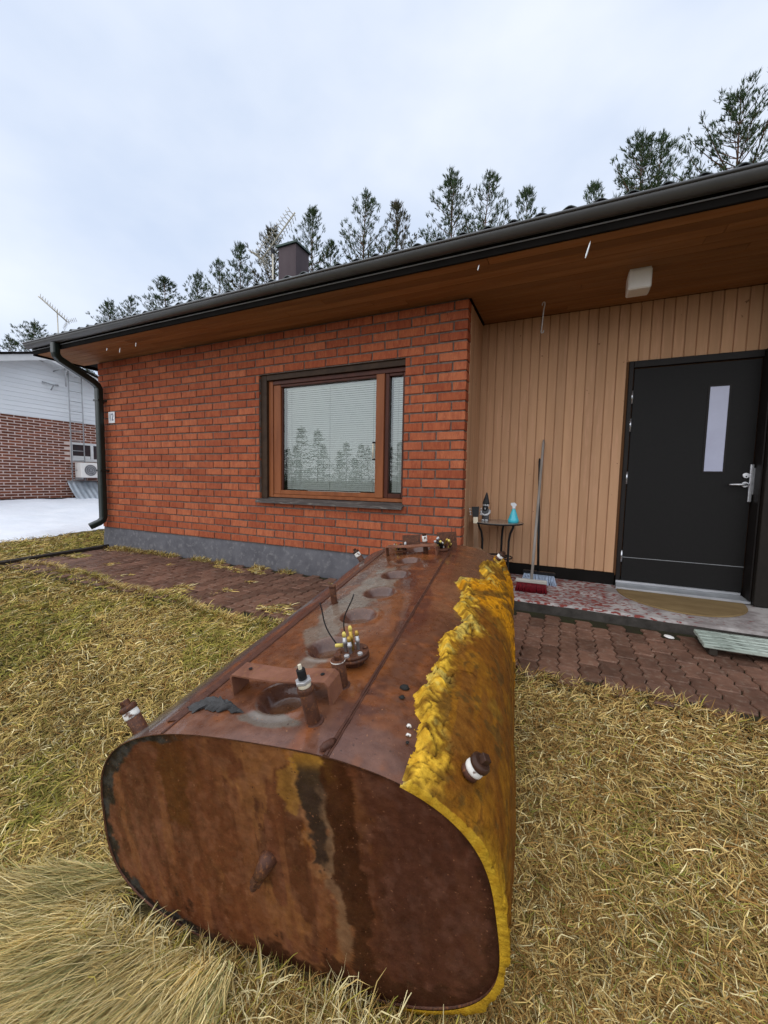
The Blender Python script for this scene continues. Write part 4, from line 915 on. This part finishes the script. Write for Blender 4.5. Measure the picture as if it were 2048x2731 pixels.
V = [GP(a, l, n) for n in (-.03, .04) for a, l in ol]; k = len(ol)
G().add(V, [tuple(range(k)), tuple(reversed(range(k, 2*k)))]+[(i, k+i, k+(i+1) % k, (i+1) % k) for i in range(k)]).build('body', m_neck, gt)
nk = gbox('neck', m_neck, -.023, .023, .30, .60, -.05, -.028, gt, 1.1, .95)
gbox('fretboard', m_neck, -.022, .022, .25, .60, -.056, -.0505, gt, 1.1, .95)
gbox('neck_top', m_ivory, -.0225, .0225, .602, .665, -.057, -.03, gt, .98, .95)
for i in range(9): gbox('fret', m_zinc, -.0225, .0225, .44+.018*i, .4415+.018*i, -.0585, -.0562, gt)
for i in range(3): G().lathe([(.004, 0), (.004, .001)], GP(0, .47+.04*i, -.0567), -gn_, 10).build('fret_dot', m_ivory, gt)
hs = gbox('headstock', m_black, -.036, .036, .667, .77, -.052, -.034, gt, .80, 1.05)
gbox('headstock_line', m_gnomew, -.018, .018, .752, .757, -.0545, -.0525, gt)
for i in range(3):
    for sg in (-1, 1):
        p = GP(sg*(.036+.002*i), .692+.028*i, -.043); kn = G().tube([p, p+gs*sg*.012], .003, 8).build('tuner', m_zinc, hs)
        G().lathe([(.004, -.004), (.010, -.003), (.010, .005), (.004, .006)], p+gs*sg*.016, gs, 12).build('tuner_knob', m_gnomew, kn)
# brooms
def broom(root, lbl, foot, topp, hx0, hx1, hy, hz0, hz1, hd_, m_h, m_head, m_br, blen, flare, n, thick_h, rz=0):
    t = empty(root, foot); tag(t, lbl, 'broom', 'brooms leaning on the wall')
    G().tube([Vector(foot).lerp(Vector(topp), k) for k in (0, .3, .6, .97, 1.0)], [thick_h, thick_h, thick_h*.97, thick_h*.95, thick_h*.6], 12).build('handle', m_h, t)
    cx = (hx0+hx1)/2; hw = (hx1-hx0)/2; cr, sr = math.cos(rz), math.sin(rz)
    V, F = bevel_box(hx1-hx0, hd_, hz1-hz0, .005); G().add([(cx+x*cr-y_*sr, hy+x*sr+y_*cr, (hz0+hz1)/2+z) for x, y_, z in V], F).build('head', m_head, t)
    g = G(); rr_ = random.Random(n)
    for i in range(n):
        for j in range(4):
            a = -1+2*(i+.5)/n; b = (j-1.5)/1.5; x0 = a*hw*.94; y0 = b*hd_*.38
            x1_ = x0+a*flare+rr_.gauss(0, .003); y1_ = y0+b*flare*.5+rr_.gauss(0, .003)-.01
            P = [(x0, y0, hz0), ((x0*2+x1_)/3, (y0*2+y1_)/3, hz0-blen*.4), (x1_, y1_, hz0-blen*(1+rr_.uniform(-.04, .04)))]
            g.tube([(cx+x*cr-y_*sr, hy+x*sr+y_*cr, z) for x, y_, z in P], [.0045, .0055, .006], 5)
    g.build('bristles', m_br, t)
broom('push_broom', 'wooden push broom with red bristles leaning on the beige boarding', (.648, .135, .205), (.664, .672, 1.548), .512, .785, .115, .178, .208, .05, m_oldwood, m_oldwood_h, m_redbr, .085, .012, 26, .0135, .03)
broom('push_broom', 'broom with black handle and long pale blue bristles behind the wooden broom', (.684, .475, .215), (.634, .675, 1.36), .545, .845, .44, .195, .225, .045, m_black, m_black, m_blubr, .10, .035, 22, .0125, -.06)
# doormat
N = 40; poly = [(1.855+.475*math.cos(a), .545+.50*math.sin(a)) for a in np.linspace(math.pi, 2*math.pi, N)]
g = G(); V = [(x, y_, step_z(x, y_)+.002) for x, y_ in poly]+[(x+(1.855-x)*.012, y_+(.5-y_)*.012, step_z(x, y_)+.012) for x, y_ in poly]
g.add(V, [tuple(range(N, 2*N))]+[(i, (i+1) % N, N+(i+1) % N, N+i) for i in range(N)]); tag(g.build('doormat', m_mat), 'tan half round doormat in front of the dark door', 'doormat')
# painted wooden grate at the right edge
gr = empty('wooden_grate', (2.4, -.43, 0)); tag(gr, 'flaking pale green wooden grate lying in front of the step', 'grate')
for k in range(7): box('slat', m_green, gr, 1.768+.003*k, 3.1, -.588+.0455*k, -.588+.0455*k+.038, .050+.003*math.sin(k*2), .078+.003*math.sin(k*2), .005)
for x in (1.80, 2.4, 3.0): box('bearer', m_edging, gr, x, x+.045, -.58, -.29, .006, .046)
tag(G().lathe([(.03, 0), (.034, .003), (.03, .008), (.01, .012)], (1.632, -.335, .004), (.1, 0, 1), 14).build('bottle_lid', m_white), 'small white lid lying on the pavers by the step', 'lid')
for k, (xa, xb) in enumerate(((-5.27, -5.43), (-5.20, -5.36))):
    e = G().add([(xa-.04, -1.75, -.03), (xa, -1.75, -.03), (xb, -.06-.12*k, -.01), (xb-.04, -.06-.12*k, -.01), (xa-.04, -1.75, .03), (xa, -1.75, .03), (xb, -.06-.12*k, .045), (xb-.04, -.06-.12*k, .045)], [(0, 1, 2, 3), (7, 6, 5, 4), (0, 4, 5, 1), (1, 5, 6, 2), (2, 6, 7, 3), (3, 7, 4, 0)])
    tag(e.build('edging_board', m_edging), ['dark edging board at the end of the paved path, nearer the snow', 'dark edging board at the end of the paved path, nearer the pavers'][k], 'board')
# water dripping from the eave
for k, (x, y_, z, L_) in enumerate(((.95, -.66, 2.67, .055), (.22, -.66, 2.70, .02), (-4.05, -.66, 2.60, .03), (-3.75, -.66, 2.63, .024), (-4.3, -.66, 2.64, .018))):
    tag(G().lathe([(.0005, -L_), (.0045 if k == 0 else .003, -L_*.6), (.006 if k == 0 else .004, L_*.5), (.004, L_*.9), (.0008, L_)], (x, y_, z), (-.25, .0, -1), 10).build('falling_drop', m_drop), 'pale drop of meltwater falling from the gutter', 'drop', 'drops falling from the gutter')

# ------------------------------------------------------------------ neighbour's house
nb = empty('neighbour_house', (-12.5, 2.4, .3)); tag(nb, 'white gabled house with dark brick lower wall beyond the snow', 'house')
NXW = -12.5; nw_ = box('brick_wall', m_nmortar, nb, NXW-.3, NXW-.004, -3.2, 8.2, .42, 2.66, 0)
nbk = []
for k in range(30):
    z = .425+k*.0748
    y = -3.2 + (.1425 if k % 2 else 0)
    while y < 8.1: nbk.append((y, min(y+.262, 8.18), z)); y += .285
nbk = [b_ for b_ in nbk if not (b_[1] > 3.10 and b_[0] < 4.5 and b_[2]+.055 > 1.5 and b_[2] < 2.06)]
nbk.sort(key=lambda b_: abs((b_[0]+b_[1])/2-2.6) + .0*b_[2])
V0, F0 = bevel_box(.012, .258, .051, .003); nme = bpy.data.meshes.new('brick'); nme.from_pydata(V0, [], F0); nme.materials.append(m_nbrick)
rest = G(); cnt = 0
for a, b, z in nbk:
    if cnt < 300 and abs(b-a-.262) < .001: shared('brick', nme, (NXW-.002, (a+b)/2, z+.0275), nw_); cnt += 1
    else: rest.box(NXW-.008, NXW+.004, a+.002, b-.002, z+.002, z+.053)
o = rest.build('brick_remainder', m_nbrick_j, nw_); o['kind'] = 'stuff'
box('plinth', m_edging, nb, NXW-.3, NXW-.02, -3.2, 8.2, -.2, .42, 0)
AY, AZ, SL = 2.45, 4.32, .30
def gz_(y): return AZ - SL*abs(y-AY)
z = 2.66; g_ = empty('siding', (NXW, 2.4, 3.3), nb)
while z < AZ-.12:
    t = min(z+.118, AZ-.02); y0, y1 = AY-(AZ-z)/SL, AY+(AZ-z)/SL; u0, u1 = AY-(AZ-t)/SL, AY+(AZ-t)/SL; y0, y1, u0, u1 = max(y0, -3.2), min(y1, 8.2), max(u0, -3.2), min(u1, 8.2)
    V = [(NXW+.012, y0, z), (NXW+.012, y1, z), (NXW+.002, u1, t), (NXW+.002, u0, t), (NXW-.03, y0, z), (NXW-.03, y1, z), (NXW-.03, u1, t), (NXW-.03, u0, t)]
    G().add(V, [(0, 1, 2, 3), (4, 7, 6, 5), (0, 4, 5, 1), (1, 5, 6, 2), (2, 6, 7, 3), (3, 7, 4, 0)]).build('siding_board', m_siding, g_); z += .120
box('base_trim', m_nwhite, nb, NXW, NXW+.03, -3.2, 8.2, 2.645, 2.665, .002)
for sg in (-1, 1):
    ye = AY+sg*6.2; ze = gz_(ye)
    V = []
    for x in (NXW+.33, NXW+.37):
        V += [(x, AY, AZ-.10), (x, ye, ze-.10), (x, ye, ze+.06), (x, AY, AZ+.06)]
    G().add(V, [(0, 1, 2, 3), (7, 6, 5, 4), (0, 4, 5, 1), (3, 2, 6, 7), (1, 5, 6, 2)]).build('barge_board', m_nwhite, nb)
    V = [(x, y_, z_) for x in (NXW+.40, NXW-9) for y_, z_ in ((AY, AZ+.07), (ye+sg*.1, ze+.04), (ye+sg*.1, ze+.09), (AY, AZ+.12))]
    G().add(V, [(0, 1, 2, 3), (4, 7, 6, 5), (0, 4, 5, 1), (3, 2, 6, 7), (1, 5, 6, 2)]).build('roof', m_fascia, nb)
    G().add([(NXW+.33, AY, AZ-.08), (NXW+.33, ye, ze-.08), (NXW-.02, ye, ze-.08), (NXW-.02, AY, AZ-.08)], [(0, 1, 2, 3)]).build('eave_lining', m_nwhite, nb)
nwn = empty('window', (NXW, 3.6, 1.75), nb)
for a, b, c_, d_ in ((3.06, 4.4, 2.0, 2.06), (3.06, 4.4, 1.50, 1.585), (3.06, 3.11, 1.585, 2.0), (3.60, 3.68, 1.585, 2.0)): box('frame', m_nwhite, nwn, NXW-.02, NXW+.025, a+.001, b-.001, c_, d_, .003)
box('pane', M('dark pane', (.03, .034, .04), rough=.08, spec=.8), nwn, NXW-.003, NXW+.006, 3.11, 4.38, 1.585, 2.0, 0); box('pane_bar', m_nwhite, nwn, NXW+.007, NXW+.015, 3.12, 3.59, 1.585, 1.665, .002)
ld = empty('wall_ladder', (NXW+.2, 3.15, .9)); tag(ld, 'grey metal ladder fixed to the white gable wall', 'ladder')
for y_ in (2.985, 3.325): G().tube([(NXW+.2, y_, .92), (NXW+.2, y_, 4.25)], .016, 8).build('rail', m_ngrey, ld)
z = .95
while z < 4.1: G().tube([(NXW+.2, 2.985, z), (NXW+.2, 3.325, z)], .011, 6).build('rung', m_ngrey, ld); z += .285
for z in (1.3, 3.98): G().tube([(NXW, 2.985, z), (NXW+.2, 2.985, z)], .012, 6).build('wall_stay', m_ngrey, ld)
hp = empty('heat_pump', (-12.2, 3.45, 1.0)); tag(hp, 'white outdoor heat pump unit below the neighbour\'s window', 'heat pump')
box('casing', m_white, hp, -12.42, -12.12, 3.12, 3.95, 1.02, 1.46, .01)
G().lathe([(.165, 0), (.165, .012)], (-12.12, 3.38, 1.24), (1, 0, 0), 36).build('fan_grille', m_ngrey, hp)
for r in (.05, .1, .15): G().tube([(-12.105, 3.38+r*math.cos(a), 1.24+r*math.sin(a)) for a in np.linspace(0, 2*math.pi, 33)], .004, 5, False).build('grille_ring', m_fascia, hp)
box('wall_bracket', m_ngrey, hp, -12.49, -12.12, 3.14, 3.18, .97, 1.018, 0); box('wall_bracket', m_ngrey, hp, -12.49, -12.12, 3.85, 3.89, .97, 1.018, 0)
V = []; NI, NJ = 40, 8
for i in range(NI):
    for j in range(NJ):
        a, b = i/(NI-1), j/(NJ-1); y_ = 2.90+.80*a+.03*(1-b); V.append((-12.42+.55*(1-b)**1.3+.012*math.sin(a*34), y_+.12*b*(a-.0)*0-.05*(1-b), .36+.56*b))
sh = G().add(V, [(i*NJ+j, (i+1)*NJ+j, (i+1)*NJ+j+1, i*NJ+j+1) for i in range(NI-1) for j in range(NJ-1)], True).build('metal_sheet', m_sheet); tag(sh, 'bent galvanised sheet leaning below the ladder', 'metal sheet')
md_ = sh.modifiers.new('thickness', 'SOLIDIFY'); md_.thickness = .006
for nm, pts, lbl in (('wall_bracket_arm', [[(NXW, 2.72, 4.02), (NXW+.3, 2.72, 4.03), (NXW+.3, 2.86, 4.06)], [(NXW+.3, 2.86, 4.2), (NXW+.3, 2.87, 3.6)]], 'grey mast holder with upright pipe on the white gable'),
                     ('wall_bracket_arm', [[(NXW+.02, 2.43, 3.66), (NXW+.2, 2.62, 3.60), (NXW+.02, 2.81, 3.65)], [(NXW+.2, 2.62, 3.6), (NXW+.05, 2.62, 3.47)]], 'grey V shaped bracket on the white gable left of the ladder')):
    g = G()
    for p in pts: g.tube(p, .018, 8)
    tag(g.build(nm, m_ngrey), lbl, 'bracket')
aerial('tv_antenna', -14.9, 4.07, 4.0, 6.6, (-14.7, 4.25, 6.25), (-15.1, 3.65, 6.9), 12, 'television antenna on a tall mast above the white gabled house')
w_ = empty('dry_weed', (-7.9, -.6, .08)); tag(w_, 'thin dry weed stalk poking out of the snow', 'weed')
G().tube([(-7.86, -.55, .02), (-7.92, -.58, .16), (-8.02, -.66, .27)], [.004, .003, .002], 5).build('stem', m_weed, w_)
for k in range(4): G().tube([(-7.95-.02*k, -.60-.015*k, .19+.025*k), (-7.98-.03*k, -.57-.02*k, .22+.028*k)], .003, 5).build('twig', m_weed, w_)

# ------------------------------------------------------------------ pines
def pine_mesh(seed, H, crown0, rmax, dens=1.0, spruce=False, asc=.55):
    r = np.random.default_rng(seed); tv = G(); P = []; bend = r.normal(0, .012, 2)
    zs = np.linspace(0, H, 14); ctr = lambda z: np.array([bend[0]*z*math.sin(z*.35)*2, bend[1]*z*math.cos(z*.3)*2, z])
    tv.tube([ctr(z) for z in zs], [max(.012, .0105*H*(1-z/H)**.85) for z in zs], 7, False)
    shoots = []
    z = crown0*H
    while z < H-.15:
        f = (H-z)/(H*(1-crown0)); L0 = rmax*(f**.92)*(1.0 if not spruce else 1.05)*(1-.35*max(0, (f-.75)/.25)); nb_ = r.integers(4, 7)
        a0 = r.uniform(0, 6.28)
        for b in range(nb_):
            if r.random() < .12: continue
            a = a0+6.283*b/nb_+r.normal(0, .25); L = L0*r.choice([.5, .75, .95, 1.1])*r.uniform(.85, 1.1)+.06; el = (asc*(1.25-.7*f) if not spruce else -.12)+r.normal(0, .12)
            d = np.array([math.cos(a)*math.cos(el), math.sin(a)*math.cos(el), math.sin(el)]); p0 = ctr(z); k = max(2, int(L/.28)); pts = []
            for i in range(k+1):
                t = i/k; pts.append(p0 + d*L*t + np.array([0, 0, (.22 if not spruce else .10)*L*t*t]))
            tv.tube(pts, [.018*(1-.8*i/k)*(L/1.3+.3) for i in range(k+1)], 3, False)
            for i in range(1, k+1):
                n_ = int(r.integers(3, 6)*dens) if i < k else int(5*dens)
                for _ in range(n_):
                    if i < k*.5 and r.random() < .6: continue
                    sd_ = r.normal(0, 1, 3); sd_[2] = abs(sd_[2])*.4; dd = d*.8+sd_*.55+np.array([0, 0, .55 if not spruce else -.05]); dd /= np.linalg.norm(dd)
                    q = pts[i] + r.normal(0, .06, 3); shoots.append((q, dd, r.uniform(.14, .30)))
        z += r.uniform(.16, .44)
    for t in np.linspace(.0, .5, 5): shoots.append((ctr(H-t), np.array([r.normal(0, .25), r.normal(0, .25), 1.0]), .3))
    shoots.append((ctr(H-.05), np.array([0, 0, 1.]), .42))
    q = np.array([s_[0] for s_ in shoots]); d = np.array([s_[1] for s_ in shoots]); d /= np.linalg.norm(d, axis=1)[:, None]; L = np.array([s_[2] for s_ in shoots])
    n = len(q); Vs = []; Fs = []
    for k in range(8):
        sd_ = r.normal(0, 1, (n, 3)); sd_ -= d*(sd_*d).sum(1)[:, None]; sd_ /= np.linalg.norm(sd_, axis=1)[:, None]
        o_ = q + d*(L*r.uniform(0, .55, n))[:, None]; dr = d+sd_*r.uniform(.25, .6, n)[:, None]; tip = o_+dr*(L*r.uniform(.45, .75, n))[:, None]; w = np.cross(dr, sd_); w /= np.linalg.norm(w, axis=1)[:, None]+1e-9
        wd = r.uniform(.009, .016, n)[:, None]; Vs.append(np.stack([o_-w*wd*.6, o_+w*wd*.6, (o_+tip)/2+w*wd, tip], 1).reshape(-1, 3))
        Fs.append(np.arange(n*4).reshape(-1, 4)[:, [0, 1, 2, 3]] + k*n*4)
    return tv, np.concatenate(Vs), np.concatenate(Fs)
protos = []
for i, (H, c0, rm, dn, sp) in enumerate(((16.5, .52, 3.6, 1.7, False), (17.0, .55, 3.6, 1.6, False), (15.5, .5, 3.2, 1.7, False), (15.0, .52, 4.4, 1.7, False), (7, .06, 1.7, 1.3, True))):
    tv, V, F = pine_mesh(50+i, H, c0, rm, dn, sp)
    mt = bpy.data.meshes.new('trunk'); mt.from_pydata([tuple(p) for p in tv.v], [], tv.f); mt.materials.append(m_bark)
    cm = mesh_np('crown', V, F); cm.materials.append(m_spruce if sp else m_needle); protos.append((mt, cm, H))
def put_tree(kind, name, x, y, zt, lbl, grp, brown=False, rot=None, wide=1.0):
    mt, cm, H = protos[kind]; s = (zt-(.30 if kind < 4 else 0))/H
    t = empty(name, (x, y, 0)); tag(t, lbl, 'tree', grp); t.rotation_euler = (0, 0, random.uniform(0, 6.28) if rot is None else rot); sxy = s*wide; t.scale = (sxy, sxy, s)
    a = bpy.data.objects.new('trunk', mt); COL.objects.link(a); a.parent = t
    b = bpy.data.objects.new('crown', cm); COL.objects.link(b); b.parent = t
    if brown: b.material_slots[0].link = 'OBJECT'; b.material_slots[0].material = m_needle_b
    return t
GP_ = 'pines rising behind the roof'
for k, n_, x, y, z, l, br, wd in ((0, 'pine_tree', -5.4, 17.3, 17.3, 'tall pine above the roof, left one of the pair midway along the gutter', 0, 1.0), (1, 'pine_tree', -3.6, 18.8, 17.8, 'tall pine above the roof, right one of the pair midway along the gutter', 0, .95),
        (2, 'pine_tree', -2.2, 22.1, 18.5, 'smaller pine top just right of the tall pair above the roof', 0, .9), (1, 'pine_tree', -9.8, 16.6, 17.1, 'pine above the roof, next to the one with browning needles', 0, .95),
        (2, 'pine_tree', -9.4, 19.1, 18.0, 'pine with browning needles above the roof', 1, 1.0), (2, 'pine_tree', -12.8, 15.9, 16.4, 'narrow pine directly right of the chimney', 0, .95),
        (2, 'pine_tree', -11.9, 16.4, 14.9, 'low pine leaning right of the narrow pine by the chimney', 0, .9),
        (0, 'pine_tree', -16.6, 16.8, 17.1, 'brownish pine behind the antenna and chimney', 1, 1.1), (2, 'pine_tree', -17.2, 15.0, 15.1, 'dark pointed pine left of the antenna', 0, 1.05), (1, 'pine_tree', -19.7, 15.3, 14.9, 'bushy pine, second left of the antenna', 0, .9),
        (0, 'pine_tree', -21.9, 15.8, 14.9, 'low pine, third left of the antenna', 0, .9), (2, 'pine_tree', -21.5, 13.0, 13.2, 'dense rounded pine standing alone above the left half of the roof', 0, 1.5), (1, 'pine_tree', -25.9, 13.7, 13.1, 'pine above the roof, right one of the low pair to the left', 0, 1.0),
        (0, 'pine_tree', -27.4, 13.3, 13.0, 'pine above the roof, left one of the low pair to the left', 0, 1.1), (3, 'pine_tree', -26.4, 8.7, 9.8, 'broad pine beside the mast over the white gabled house', 0, 1.15), (2, 'pine_tree', -31.1, 12.8, 11.0, 'slender pointed tree right of the mast over the white house', 0, .9),
        (2, 'pine_tree', 1.4, 26.3, 20.5, 'small pine top standing alone above the right part of the roof', 0, .85), (0, 'pine_tree', 3.1, 18.1, 16.9, 'tall pine above the gutter at right, left one of two together', 0, 1.1),
        (1, 'pine_tree', 4.2, 19.0, 17.3, 'tall pine above the gutter at right, right one of two together', 0, .95), (3, 'pine_tree', 5.7, 14.7, 15.2, 'large spreading pine at the right end of the roof', 0, 1.0), (1, 'pine_tree', -30.5, 9.2, 9.6, 'pine at the far left edge behind the white house', 0, 1.4), (3, 'pine_tree', -29.0, 6.2, 7.6, 'low bushy pine at the far left behind the white house ridge', 0, 1.2)):
    put_tree(k, n_, x, y, z, l, GP_, br, None, wd)
rs_ = random.Random(5)
for x, y, z in tuple((-9-1.25*k, -27+rs_.uniform(-2, 2), rs_.uniform(2.6, 4.4)) for k in range(17)) + ((-20.7, -25, 5.6), (-18.9, -25, 5.3), (-24.3, -25, 4.6), (-16.6, -26, 4.3), (-14.5, -25, 4.0), (-22.4, -26.5, 4.2), (-12.4, -26, 3.9), (-27, -26, 5.2), (-10, -27, 4.4)):
    put_tree(4, 'spruce_tree', x, y, z, 'spruce across the lawn, seen only mirrored in the window', 'spruces mirrored in the window', wide=1.3)

# ------------------------------------------------------------------ grass: individual blades in four layers
def blades(X, Y, Z, L, Wd, az, el, curl, Cb, side=None):
    n = len(X); d = np.stack([np.cos(az), np.sin(az)], 1); sd_ = np.stack([-np.sin(az), np.cos(az)], 1); P = np.stack([X, Y, Z], 1); V = np.zeros((n, 7, 3)); e = el.copy(); p = P
    tw = (side if side is not None else RNG.normal(0, .25, n))
    for k in range(4):
        wv = Wd*(1, .95, .7, 0)[k]; off = np.concatenate([sd_*wv[:, None]*.5, (wv*.25)[:, None]], 1)
        if k < 3: V[:, 2*k] = p-off; V[:, 2*k+1] = p+off
        else: V[:, 6] = p
        st = L/3; aa = az + tw*k; p = p + np.stack([np.cos(aa)*np.cos(e)*st, np.sin(aa)*np.cos(e)*st, np.sin(e)*st], 1); e = e-curl
    b = np.arange(n)[:, None]*7
    F = np.concatenate([b+np.array([[0, 1, 3]]), b+np.array([[0, 3, 2]]), b+np.array([[2, 3, 5]]), b+np.array([[2, 5, 4]]), b+np.array([[4, 5, 6]])], 0)
    return V.reshape(-1, 3), F, np.repeat(Cb, 7, 0)
STRAW = np.array([.62, .44, .160]); PALE = np.array([.80, .68, .36]); BROWN = np.array([.30, .165, .048]); GREEN = np.array([.205, .215, .045]); OLIVE = np.array([.44, .36, .070])
def in_tank(x, y, z=-.1, grow=0.):
    rx, ry = x-TO.x, y-TO.y; w = (rx*TA.x+ry*TA.y)/(TA.x**2+TA.y**2); s = (rx*T1.x+ry*T1.y)/(T1.x**2+T1.y**2)
    return (w > -.02-grow) & (w < TL+.05) & (np.abs(s+.05) < .50+grow)
def path_edge(x): return PATH_F + .10*(fbm(x*2.3, x*0+5, 0, 4)-.5)*2 + .05 + .22*sst(-1.8, -4.6, x) + .26*sst(-2.0, -2.5, x)*0
def colours(x, y, n, gb=0.):
    p = fbm(x*1.7+4, y*1.7, 0, 4) + gb; q = fbm(x*5, y*5, 3, 3); left = sst(.4, -.4, x)
    u = RNG.random(n); gsh = np.clip(.08+.75*sst(.48, .68, p)*(.35+.75*left), 0, .6); bsh = .22+.22*(1-left)
    c = np.where((u < gsh)[:, None], GREEN+(OLIVE-GREEN)*RNG.random((n, 1)), np.where((u < gsh+(1-gsh)*bsh)[:, None], BROWN, np.where((u < gsh+(1-gsh)*(bsh+.12))[:, None], PALE, STRAW*(1-.28*left[:, None]*0)+(OLIVE-STRAW)*(.45*left*RNG.random(n))[:, None])))
    big = fbm(x*1.1+11, y*1.1+3, 6, 4); return c*(RNG.uniform(.36, 1.22, n)*(.58+.45*q+.30*big+.22*fbm(x*15, y*15, 8, 2)))[:, None]
def polar(n, r0, r1, a0, a1):
    r = np.exp(RNG.uniform(math.log(r0), math.log(r1), n)); a = RNG.uniform(rad(a0), rad(a1), n); return CAM.x+r*np.sin(a), CAM.y+r*np.cos(a), r
parts = []
x, y, r = polar(520000, .75, 9.5, -88, 62)
k = (~in_tank(x, y)) & ((y < path_edge(x)+.03*RNG.normal(size=len(x))) | (x < -5.72)) & (y < 4) & (x > -8.2) & (x < 4.5)
k &= ~((x < -7.35) & (x < -7.35+.2*RNG.normal(size=len(x))))
x, y, r = x[k], y[k], r[k]; n = len(x)
grow = .8+.12*r
mat_ = RNG.random(n) < .88
L = np.where(mat_, RNG.uniform(.045, .105, n), RNG.uniform(.03, .075, n))*grow
parts.append(blades(x, y, lawn_z(x, y)+RNG.uniform(0, .022, n), L, RNG.uniform(.0014, .0030, n)*(.65+.32*r), RNG.uniform(0, 6.283, n), np.where(mat_, RNG.uniform(.02, .48, n), RNG.uniform(.5, 1.2, n)), np.where(mat_, RNG.uniform(.1, .5, n), RNG.uniform(0, .35, n)), colours(x, y, n), RNG.normal(0, .42, n)))
# fringe growing over the edge of the pavers, tufts along the plinth and between pavers
n = 9000; x = RNG.uniform(-5.6, 3.0, n); y = path_edge(x)+np.abs(RNG.normal(0, .035, n))-.02; k = ~in_tank(x, y); x, y = x[k], y[k]; n = len(x)
parts.append(blades(x, y, np.full(n, -.02), RNG.uniform(.05, .11, n), RNG.uniform(.003, .005, n), RNG.uniform(0, 6.283, n), RNG.uniform(.2, 1.0, n), RNG.uniform(.1, .5, n), colours(x, y, n)))
n = 5000; x = -5.6+4.6*RNG.random(n)**1.6; y = -.03-np.abs(RNG.normal(0, .05, n))*(1+.8*sst(-3.8, -5.4, x)); k = fbm(x*4, x*0, 7, 3) > .46+.10*sst(-4.6, -2.5, x); x, y = x[k], y[k]; n = len(x)
parts.append(blades(x, y, np.full(n, -.01), RNG.uniform(.04, .10, n), RNG.uniform(.004, .007, n), RNG.uniform(0, 6.283, n), RNG.uniform(.3, 1.3, n), RNG.uniform(.1, .5, n), colours(x, y, n)*.9))
n = 26000; x = RNG.uniform(-5.6, -1.0, n); y = RNG.uniform(-1.3, -.05, n); m = fbm(x*2.4+7, y*4.2, 9, 4)+.10*sst(-3, -5.2, x)+.08*sst(-.5, -1.2, y); k = m > .74; x, y = x[k], y[k]; n = len(x)
parts.append(blades(x, y, np.full(n, .002), RNG.uniform(.04, .09, n), RNG.uniform(.004, .007, n), RNG.uniform(0, 6.283, n), RNG.uniform(.02, .3, n), RNG.uniform(.0, .2, n), colours(x, y, n, -.1)))
# long combed grass at the near left of the tank
n = 52000; fc = np.array([.10, -2.72]); a = RNG.uniform(rad(196), rad(285), n); rr_ = np.sqrt(RNG.uniform(.02, 1.0, n))*.92; x = fc[0]+rr_*np.cos(a); y = fc[1]+rr_*np.sin(a); k = ~in_tank(x, y) & (y < -2.98+.5*np.minimum(x+.2, 0)+.14*fbm(x*4, y*4)) & (np.hypot(x-CAM.x, y-CAM.y) > .5); x, y, a = x[k], y[k], a[k]; n = len(x)
clump = fbm(x*5, y*5, 2, 3); az = a + RNG.normal(0, .24, n) + .6*(clump-.5)
cc = np.where((RNG.random(n) < .12+.3*sst(.5, .66, clump))[:, None], np.array([.34, .33, .13]), np.where((RNG.random(n) < .25)[:, None], PALE*1.05, np.array([.66, .52, .22])))*RNG.uniform(.7, 1.3, n)[:, None]
parts.append(blades(x, y, lawn_z(x, y)+RNG.uniform(0, .03, n)+.02*clump, RNG.uniform(.07, .20, n)*(.55+.45*sst(.22, .5, np.hypot(x-fc[0], y-fc[1]))), RNG.uniform(.0018, .0032, n), az, RNG.uniform(.04, .38, n), RNG.uniform(.03, .28, n), cc*(.55+1.1*fbm(x*14, y*14, 4, 3))[:, None], RNG.normal(0, .16, n)))
# pale curling straws against the tank's foot
n = 2300; s_ = RNG.uniform(-.62, .62, n); w = -np.abs(RNG.normal(.05, .05, n))-.015; P = nO+s_[:, None]*n1_+w[:, None]*nA; x, y = P[:, 0], P[:, 1]
cl = fbm(s_*7, s_*0, 5, 3); k = cl > .34; x, y, cl = x[k], y[k], cl[k]; n = len(x)
cc = np.where((RNG.random(n) < .6)[:, None], PALE*.95, np.where((RNG.random(n) < .4)[:, None], OLIVE, STRAW))*RNG.uniform(.6, 1.1, n)[:, None]
parts.append(blades(x, y, lawn_z(x, y)+RNG.uniform(0, .02, n), RNG.uniform(.04, .135, n), RNG.uniform(.0018, .0030, n), RNG.uniform(0, 6.283, n), RNG.uniform(.3, 1.3, n), RNG.uniform(.25, 1.0, n), cc, RNG.normal(0, .45, n)))
off = 0; Vs, Fs, Cs = [], [], []
for V, F, c in parts: Vs.append(V); Fs.append(F+off); Cs.append(c); off += len(V)
me = mesh_np('grass', np.concatenate(Vs), np.concatenate(Fs)); set_col(me, np.concatenate(Cs)); me.materials.append(m_grass)
tag(link(bpy.data.objects.new('grass', me), None, (0, 0, 0)), 'matted yellow winter grass covering the lawn', 'grass', kind='stuff')
